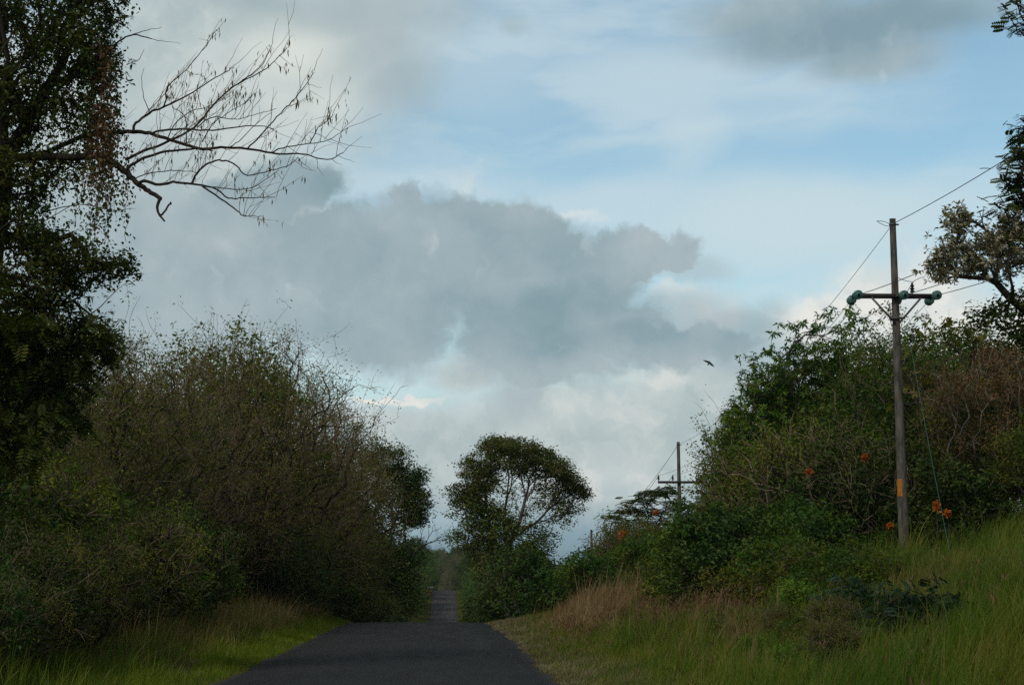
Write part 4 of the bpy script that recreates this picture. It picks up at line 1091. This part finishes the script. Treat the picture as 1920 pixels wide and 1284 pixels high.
def pole(px_base, dist, top_py, label, arm_py, arm_l, arm_r, dead_end, mark=False, arm_mat='arm'):
    X_ = (px_base - 842) / F_PX * dist
    gz = float(ground_z(X_, dist))
    t = empty('utility_pole', (X_, dist, gz)); tag(t, label, 'utility pole', 'utility poles along the right bank')
    # straight concrete pole, leaning a touch
    top = at(px_base, top_py, dist).z - gz
    az_ = at(px_base, arm_py, dist).z - gz
    n = 14
    lean = -0.10
    P = np.array([[lean * (k / (n - 1)), 0, -.4 + (top + .4) * k / (n - 1)] for k in range(n)])
    v, f = tubes([(P, np.linspace(.148, .082, n))], 16)
    me = mesh_np('shaft', v, [f], M['concrete'], True)
    sh = obj('shaft', me, t)
    part('cap', [lathe([(0, .086), (.03, .086), (.032, 0)], (0, 0, 1), (lean, 0, top - .01), 16)], M['concrete'], t)
    xs = lean * (az_ / top)
    xl = (at(arm_l, arm_py, dist).x - X_); xr_ = (at(arm_r, arm_py, dist).x - X_)
    part('crossarm', [box((xl + xr_) / 2, -.155, az_, xr_ - xl, .10, .125)], M[arm_mat], t)
    part('bolt', [box(xs, -.22, az_, .05, .04, .05), box(xs, -.12, az_ - .58, .34, .05, .06)], M['steel'], t)
    if dead_end:
        part('brace', [beam((xl + .50, -.21, az_ - .05), (xs - .05, -.13, az_ - .72), .012, .055)], M['steel'], t)
        part('brace', [beam((xr_ - .50, -.21, az_ - .05), (xs + .05, -.13, az_ - .72), .012, .055)], M['steel'], t)
    else:
        part('brace', [beam((xl + .42, -.21, az_ - .05), (xs - .02, -.13, az_ - .62), .012, .05)], M['steel'], t)
    att = {}
    if dead_end:
        for nm, x in (('l', xl + .12), ('m', xs + .16), ('r', xr_ - .10)):
            att[nm] = (disc_string(t, x, az_ + .03, -1), disc_string(t, x - .05, az_ - .03, 1))
        pin_insulator(t, xs + .46, az_ + .065, 1.15)
        att['pin'] = Vector((xs + .46, -.155, az_ + .39))
    else:
        for nm, x in (('l', xl + .05), ('m', xl + .80), ('r', xr_ - .05)):
            pin_insulator(t, x, az_ + .06, 1.15); p_ = Vector((x, -.155, az_ + .36)); att[nm] = (p_, p_)
    att['top'] = (Vector((lean, 0, top - .12)),) * 2
    # ring that holds the neutral wire
    part('wire_clamp', [lathe([(0, .09), (0, .1), (.05, .1), (.05, .09)], (0, 0, 1), (lean, 0, top - .16), 14), box(lean + .12, -.02, top - .14, .08, .04, .04)], M['steel'], t)
    if mark:
        z0 = at(px_base, 930, dist).z - gz; z1 = at(px_base, 898, dist).z - gz
        th = np.linspace(math.radians(185), math.radians(262), 8); V = []
        for z in np.linspace(z0, z1, 6):
            rr_ = .148 + (.082 - .148) * (z + .4) / (top + .4) + .003
            w_ = 1 - .08 * abs(math.sin(z * 9))
            for a in th: V.append([lean * (z + .4) / (top + .4) + rr_ * math.cos(185 / 57.3 + (a - th[0]) * w_), rr_ * math.sin(185 / 57.3 + (a - th[0]) * w_), z])
        F = [[i * 8 + j, i * 8 + j + 1, (i + 1) * 8 + j + 1, (i + 1) * 8 + j] for i in range(5) for j in range(7)]
        obj('painted_mark', mesh_np('painted_mark', V, [np.array(F)], M['paint']), t)
    W = Vector((X_, dist, gz))
    return t, {k: (tuple(W + a for a in v_) if isinstance(v_, tuple) else W + v_) for k, v_ in att.items()}, W

t1, A1, W1 = pole(1697, 49, 412, 'nearest tall concrete utility pole with green glass insulators and an orange paint mark', 557, 1596, 1758, True, True)
t2, A2, W2 = pole(1276, 98, 829, 'second utility pole rising from the shrubs, with a dark crossarm and three small insulators', 904, 1233, 1317, False)
t3, A3, W3 = pole(1110, 147, 993, 'third utility pole, only its upper part showing grey above the distant shrubs', 1034, 1084, 1138, False, arm_mat='arm_pale')
t4, A4, W4 = pole(1040, 196, 1046, 'farthest utility pole with a pale crossarm, right of the umbrella-shaped tree', 1077, 1018, 1061, False, arm_mat='arm_pale')
# the dead-end fittings on pole one also carry a jumper loop
def wire(p, q_, sag, r_=.0075, n=30, name='power_line', label='', group='power lines', mat='wire'):
    p, q_ = np.array(p), np.array(q_)
    u = np.linspace(0, 1, n)[:, None]
    P = p + (q_ - p) * u; P[:, 2] -= (4 * sag * u * (1 - u))[:, 0]
    o0 = P[0].copy()
    v, f = tubes([(P - o0, np.full(n, r_))], 5)
    o = obj(name, mesh_np(name, v, [f], M[mat], True)); o.location = o0
    tag(o, label, 'cable', group)
    return o
near_wire = .010
near = {'l': (9.9, -8, 10.0), 'm': (11.4, -8, 10.0), 'r': (12.6, -8, 10.0), 'top': (11.8, -8, 12.0), 'pin': (11.9, -8, 10.8)}
nm_ = {'l': 'left crossarm', 'm': 'middle crossarm', 'r': 'right crossarm', 'top': 'topmost'}
for k in ('l', 'm', 'r', 'top'):
    wire(A1[k][0], near[k], 1.45 if k != 'top' else 1.2, near_wire, label=f'{nm_[k]} power line running from the near pole past the right edge')
    wire(A1[k][1], A2[k][0], .9, .0075, label=f'{nm_[k]} power line between the near pole and the second pole')
    wire(A2[k][1], A3[k][0], .9, .012, 24, label=f'{nm_[k]} power line between the second pole and the third')
    wire(A3[k][1], A4[k][0], .9, .013, 20, label=f'{nm_[k]} power line between the third pole and the farthest')
# jumper wires of the near pole belong to it
def jumper(p, q_, h, par, W):
    u = np.linspace(0, 1, 12)[:, None]; P = np.array(p) + (np.array(q_) - np.array(p)) * u; P[:, 2] += (4 * h * u * (1 - u))[:, 0]
    v, f = tubes([(P - np.array(W), np.full(12, .008))], 5); obj('jumper_wire', mesh_np('jumper_wire', v, [f], M['wire'], True), par)
jumper(W1 + Vector((-.04, -.09, A1['pin'].z - W1.z + .13)), A1['pin'], -.03, t1, W1)
jumper(A1['pin'], A1['pin'] + Vector((.26, -.2, .10)), .03, t1, W1)
jumper(A1['m'][0], A1['pin'], .02, t1, W1)
jumper(A1['top'][0] + Vector((-.08, 0, 0)), A1['top'][0] + Vector((-.52, -.4, .0)), .03, t1, W1)
jumper(A1['top'][0] + Vector((-.52, -.4, .0)), A1['top'][0] + Vector((-.08, -.09, -.09)), -.03, t1, W1)
# guy wire to the right
g0 = at(1706, 640, 49); g1_ = at(1785, 1000, 47.5)
gp = Vector((g1_.x, g1_.y, float(ground_z(g1_.x, g1_.y))))
wire(g0, gp, .12, .008, name='guy_wire', label='thin greenish guy wire slanting down to the right of the near pole', group='guy wires', mat='wire_green')

# ------------------------------------------------------------------ vulture
def bird(px, py, dist):
    c = at(px, py, dist)
    # one skinned-looking continuous surface: loft across the span, x = span, y = along body
    V, F = [], []
    span = [(-.85, .30, .02, -.17, .05), (-.72, .24, .14, -.12, .04), (-.50, .13, .34, -.05, .045), (-.28, .05, .42, -.01, .06), (-.12, .04, .40, .0, .10), (-.05, .02, .42, 0, .13),
            (.05, .02, .42, 0, .13), (.12, .04, .40, .0, .10), (.28, .05, .42, .0, .06), (.50, .13, .34, .01, .045), (.72, .25, .13, -.01, .04), (.85, .31, .02, -.03, .05)]
    for x, y0, ch_, z, th in span:
        y1 = y0 + max(ch_, .03)
        V += [(x, -y0, z), (x, -(y0 * .6 + y1 * .4), z + th * .35), (x, -y1, z), (x, -(y0 * .6 + y1 * .4), z - th * .3)]
    for i in range(len(span) - 1):
        for j in range(4): F.append([i * 4 + j, i * 4 + (j + 1) % 4, i * 4 + 4 + (j + 1) % 4, i * 4 + 4 + j])
    F.append([3, 2, 1, 0]); e = (len(span) - 1) * 4; F.append([e, e + 1, e + 2, e + 3])
    bd = lathe([(-.66, .0), (-.64, .09), (-.50, .075), (-.36, .06), (-.2, .09), (-.05, .11), (.06, .09), (.13, .05), (.18, .045), (.22, .03), (.27, .008)], (0, 1, 0), (0, -.08, -.01), 12)
    bd[0][:, 2] *= .7
    tail = bd
    v, f = join([(np.array(V, float), np.array(F)), tail])
    m_ = plain_mat('black_feathers', (0.008, 0.008, 0.01), (0.018, 0.016, 0.016), 20, .7)
    o = obj('vulture', mesh_np('vulture', v, [f], m_)); o.location = c
    # banking: we see it from below and to the side, wings slanting down to the right
    yawm = Matrix.Rotation(math.radians(0), 3, 'Z')
    R = Matrix.Rotation(math.radians(34), 3, 'Y') @ Matrix.Rotation(math.radians(52), 3, 'X')
    o.rotation_euler = R.to_euler()
    return tag(o, 'black vulture gliding with spread wings in front of the grey cloud', 'bird')
bird(1331, 678, 235)

# ------------------------------------------------------------------ small roadside stand far away on the left
X_ = (805 - 842) / F_PX * 398; gz = float(ground_z(X_, 398))
t = empty('roadside_stand', (X_, 398, gz)); tag(t, 'tiny orange stand with a pale roof beside the far stretch of road, left side', 'stand')
m_o = plain_mat('faded_orange_boards', (.50, .22, .08), (.42, .17, .06), 3, .8, stretch=(1, 1, 4)); m_w = plain_mat('pale_sheet_roof', (.5, .52, .5), (.42, .44, .44), 3, .6)
part('wall', [box(0, 0, .55, 1.25, .9, 1.1)], m_o, t)
part('counter', [box(0, -.55, .86, 1.35, .3, .06)], m_w, t)
part('post', [box(-.55, -.40, 1.4, .07, .07, .6)], m_o, t); part('post', [box(.55, -.40, 1.4, .07, .07, .6)], m_o, t)
part('roof', [box(.1, 0, 1.74, 1.5, 1.2, .05, Matrix.Rotation(.18, 3, 'X'))], m_w, t)

# ------------------------------------------------------------------ grass
def blades(seed, n, xy, hf, w, lean=.35, seg=2, wind=(.15, 0)):
    """xy(r,n)->x,y ; hf(x,y,r)->height (0 = no blade)"""
    r = np.random.RandomState(seed)
    x, y = xy(r, n)
    # blades grow in tufts that share a height and a lean
    nt_ = max(1, n // 26); ti = r.randint(0, nt_, n); tx, ty = x[:nt_], y[:nt_]
    tuft_h = (r.uniform(.5, 1.2, nt_) + .45 * (r.rand(nt_) < .12))[ti]; ta = (r.rand(nt_) * 2 * math.pi)[ti]; tl = np.abs(r.randn(nt_) * .22)[ti]
    inn = r.rand(n) < .72
    x = np.where(inn, tx[ti] + r.randn(n) * .13, x); y = np.where(inn, ty[ti] + r.randn(n) * .16, y)
    h = hf(x, y, r) * np.where(inn, tuft_h, 1.0)
    k = h > .02; x, y, h, ta, tl, inn = x[k], y[k], h[k], ta[k], tl[k], inn[k]; n = len(x)
    z = ground_z(x, y) - .02
    a = r.rand(n) * 2 * math.pi; L = np.abs(r.randn(n)) * lean
    dx, dy = np.cos(a) * L + wind[0] + np.where(inn, np.cos(ta) * tl, 0), np.sin(a) * L + wind[1] + np.where(inn, np.sin(ta) * tl, 0)
    b_ = r.rand(n) * 2 * math.pi; wx, wy = np.cos(b_), np.sin(b_) 
    ww = w * (.6 + .8 * r.rand(n)) * np.clip(y / 38, .7, 3)
    P = []
    ts = np.linspace(0, 1, seg + 2)
    for t_ in ts[:-1]:
        c_ = np.stack([x + dx * h * t_ ** 2, y + dy * h * t_ ** 2, z + h * t_ * (1 - .25 * L * t_)], 1)
        o_ = np.stack([wx, wy, 0 * wx], 1) * (ww * (1 - .55 * t_) / 2)[:, None]
        P += [c_ - o_, c_ + o_]
    P.append(np.stack([x + dx * h, y + dy * h, z + h * (1 - .25 * L)], 1))
    k = len(P)
    V = np.stack(P, 1).reshape(-1, 3)
    o_ = np.arange(n)[:, None] * k
    Q = np.concatenate([o_ + np.array([[2 * i, 2 * i + 1, 2 * i + 3, 2 * i + 2]]) for i in range(seg)])
    T = o_ + np.array([[k - 3, k - 2, k - 1]])
    return V, [Q, T]

def heads(V, seed, n, size, kk):
    """feathery seed heads on the tips of blades"""
    r = np.random.RandomState(seed)
    tips = V.reshape(-1, kk, 3)[:, -1]
    tips = tips[r.choice(len(tips), min(n, len(tips)), replace=False)]
    return scatter(r, tips - [0, 0, size * .35], t_leaf(.22), size, 3, .03, .5, -1.1)

def fbm(x, y, s, seed=0):
    v = 0
    rs = np.random.RandomState(seed)
    for o_ in range(4):
        a, b2, p_, q2 = rs.uniform(-1, 1, 4); f_ = s * 1.9 ** o_
        v = v + np.sin((x * a + y * b2) * f_ + p_ * 6) * np.sin((x * -b2 + y * a) * f_ * 1.3 + q2 * 6) / 1.5 ** o_
    return v
def uni(x0, x1, y0, y1, pw=1.0):
    def f_(r, n):
        y = y0 + (y1 - y0) * r.rand(n) ** pw
        return x0 + (x1 - x0) * r.rand(n), y
    return f_
def right_edge(y): return 1.72 + 0 * y
DRY = lambda x, y: np.exp(-(((x - 4.9) / 2.0) ** 2 + ((y - 57) / 10) ** 2)) * 1.3 + np.exp(-(((x - 10.4) / 1.6) ** 2 + ((y - 38) / 4) ** 2)) * .45
# tall green grass of the right bank
def h1(x, y, r):
    d_ = x - 1.75
    base = np.clip((d_ - .3) / 1.7, 0, 1) * (.60 + .24 * fbm(x, y, .6, 1) + .18 * fbm(x, y, 1.9, 2))
    base *= 1 + .35 * np.clip((x - 6) / 6, 0, 1)
    base *= np.clip(1.15 - DRY(x, y), .12, 1)
    return np.clip(base, 0, 1.6) * r.uniform(.5, 1.15, len(x)) * (x < 9.5 + .0 * y + 30 * (y < 60)) + .0
V, F = blades(1, 230000, uni(2.0, 17, 14, 66, 1.1), h1, .014, .38)
tag(obj('grass', mesh_np('grass', V, F, M['grass'])), 'tall green grass covering the right roadside bank', 'grass', kind='stuff')
# dry stalks mixed through it and the reddish heads
def h2(x, y, r):
    p_ = .09 + .8 * DRY(x, y) + .22 * (fbm(x, y, .7, 5) > .45)
    return np.where(r.rand(len(x)) < p_, (.55 + .2 * fbm(x, y, .6, 3) + .55 * np.clip(DRY(x, y), 0, 1)) * np.clip((x - 2.0) / 1.8, .12, 1) * r.uniform(.55, 1.2, len(x)), 0)
V, F = blades(2, 160000, uni(2.0, 16, 14, 74, 1.0), h2, .012, .30)
tag(obj('dry_grass', mesh_np('dry_grass', V, F, M['dry'])), 'tan dry grass stalks on the right bank', 'grass', kind='stuff')
def h3(x, y, r):
    p_ = .015 + .7 * DRY(x, y + 6) ** 1.5
    return np.where(r.rand(len(x)) < p_, (.60 + .2 * fbm(x, y, .6, 3)) * np.clip((x - 2.0) / 1.8, .2, 1) * r.uniform(.6, 1.2, len(x)), 0)
V, F = blades(3, 70000, uni(2.1, 14, 15, 70, 1.0), h3, .009, .28, 1)
v2, f2 = heads(V, 4, 14000, .10, 5)
V2 = np.concatenate([V, v2]); 
tag(obj('grass_seed_heads', mesh_np('grass_seed_heads', V2, F + [f2 + len(V)], M['dryred'])), 'reddish feathery grass heads on the right bank', 'grass', kind='stuff')
# low strip along the right road edge: short dry turf
M['straw'] = leaf_mat('straw_turf', [(0.15, 0.13, 0.06), (0.25, 0.215, 0.115), (0.36, 0.32, 0.19)], 0.2)
def redge(y): return 1.62 - .42 * np.clip((y - 48) / 18, 0, 1)
def h4(x, y, r): return np.clip(.05 + .12 * (x - redge(y)), .04, .22) * r.uniform(.5, 1.3, len(x)) * (x - redge(y) + .075 * fbm(x, y, 1.5, 9) > 0)
V, F = blades(5, 80000, uni(1.1, 3.2, 22, 80, 1.0), h4, .012, .6, 1)
tag(obj('verge_dry_grass', mesh_np('verge_dry_grass', V, F, M['straw'])), 'short straw-coloured grass along the right road edge', 'grass', kind='stuff')
def h5(x, y, r): return np.where(r.rand(len(x)) < .35 + .4 * (fbm(x, y, .8, 4) > 0), np.clip(.08 + .22 * (x - 1.8), .03, .40), 0) * (x > redge(y) + .12) * r.uniform(.5, 1.3, len(x))
V, F = blades(6, 45000, uni(1.3, 3.8, 22, 84, 1.0), h5, .012, .5, 1)
tag(obj('verge_grass', mesh_np('verge_grass', V, F, M['verge'])), 'short bright green grass between the right road edge and the tall grass', 'grass', kind='stuff')
# left verge: bright green strip then dry grass under the trees
def h6(x, y, r):
    e = -3.56 - x
    return np.clip(.08 + .24 * e, .05, .45) * r.uniform(.4, 1.25, len(x)) * (e + .08 * fbm(x, y, 1.6, 6) > 0) * (e + .30 * fbm(x, y, .9, 12) < 1.15)
V, F = blades(7, 95000, uni(-7.4, -3.6, 23, 84, .95), h6, .013, .5, 1)
tag(obj('verge_grass', mesh_np('verge_grass', V, F, M['verge'])), 'short bright green grass along the left road edge', 'grass', kind='stuff')
def h7(x, y, r):
    e = -4.7 - x
    p_ = np.clip(.25 + .6 * (fbm(x, y, .5, 7) > -.2), 0, 1) * np.clip((y - 33) / 12, .12, 1) * .6
    return np.where(r.rand(len(x)) < p_, .8 * np.clip((e + .5) / 1.0, .2, 1.0) * (1 + .25 * fbm(x, y, 1, 2)), 0) * r.uniform(.5, 1.2, len(x))
V, F = blades(8, 60000, uni(-9.5, -4.6, 30, 78, .95), h7, .012, .35)
tag(obj('dry_grass', mesh_np('dry_grass', V, F, M['dry'])), 'tan dry grass under the left thicket', 'grass', kind='stuff')
def h8(x, y, r): return np.clip(.5 + .2 * fbm(x, y, .7, 8), 0, 1) * r.uniform(.4, 1.2, len(x))
V, F = blades(9, 60000, uni(-11, -4.9, 25, 66, .95), h8, .014, .4)
tag(obj('grass', mesh_np('grass', V, F, M['grass'])), 'dark green grass at the foot of the left shrubs', 'grass', kind='stuff')
# both verges beyond the crest
def h9(x, y, r): return r.uniform(.15, .5, len(x)) * ((x < -3.7) | (x > 1.75))
V, F = blades(10, 45000, lambda r, n: (np.where(r.rand(n) < .5, r.uniform(-6.5, -3.65, n), r.uniform(1.7, 4.5, n)), r.choice([0, 1], n) * 0 + 84 + 336 * r.rand(n) ** .6), h9, .03, .4, 1)
tag(obj('verge_grass', mesh_np('verge_grass', V, F, M['verge'])), 'bright green grass on both sides of the far stretch of road', 'grass', kind='stuff')

# ------------------------------------------------------------------ unused kinds are removed
for kd, p in PROTO.items():
    if kd not in USED:
        for ch in list(p.children): D.objects.remove(ch)
        D.objects.remove(p)

# ------------------------------------------------------------------ air
mh = D.materials.new('haze'); mh.use_nodes = True
mh.node_tree.nodes.clear()
q = G(mh.node_tree)
out = q.node('ShaderNodeOutputMaterial'); pv = q.node('ShaderNodeVolumePrincipled')
pv.inputs['Color'].default_value = (0.75, 0.85, 0.92, 1); pv.inputs['Density'].default_value = 0.00010
mh.node_tree.links.new(pv.outputs[0], out.inputs['Volume'])
v, f = box(0, 4480, 22, 9000, 9040, 70)
tag(obj('haze', mesh_np('haze', v, [f], mh)), kind='stuff')
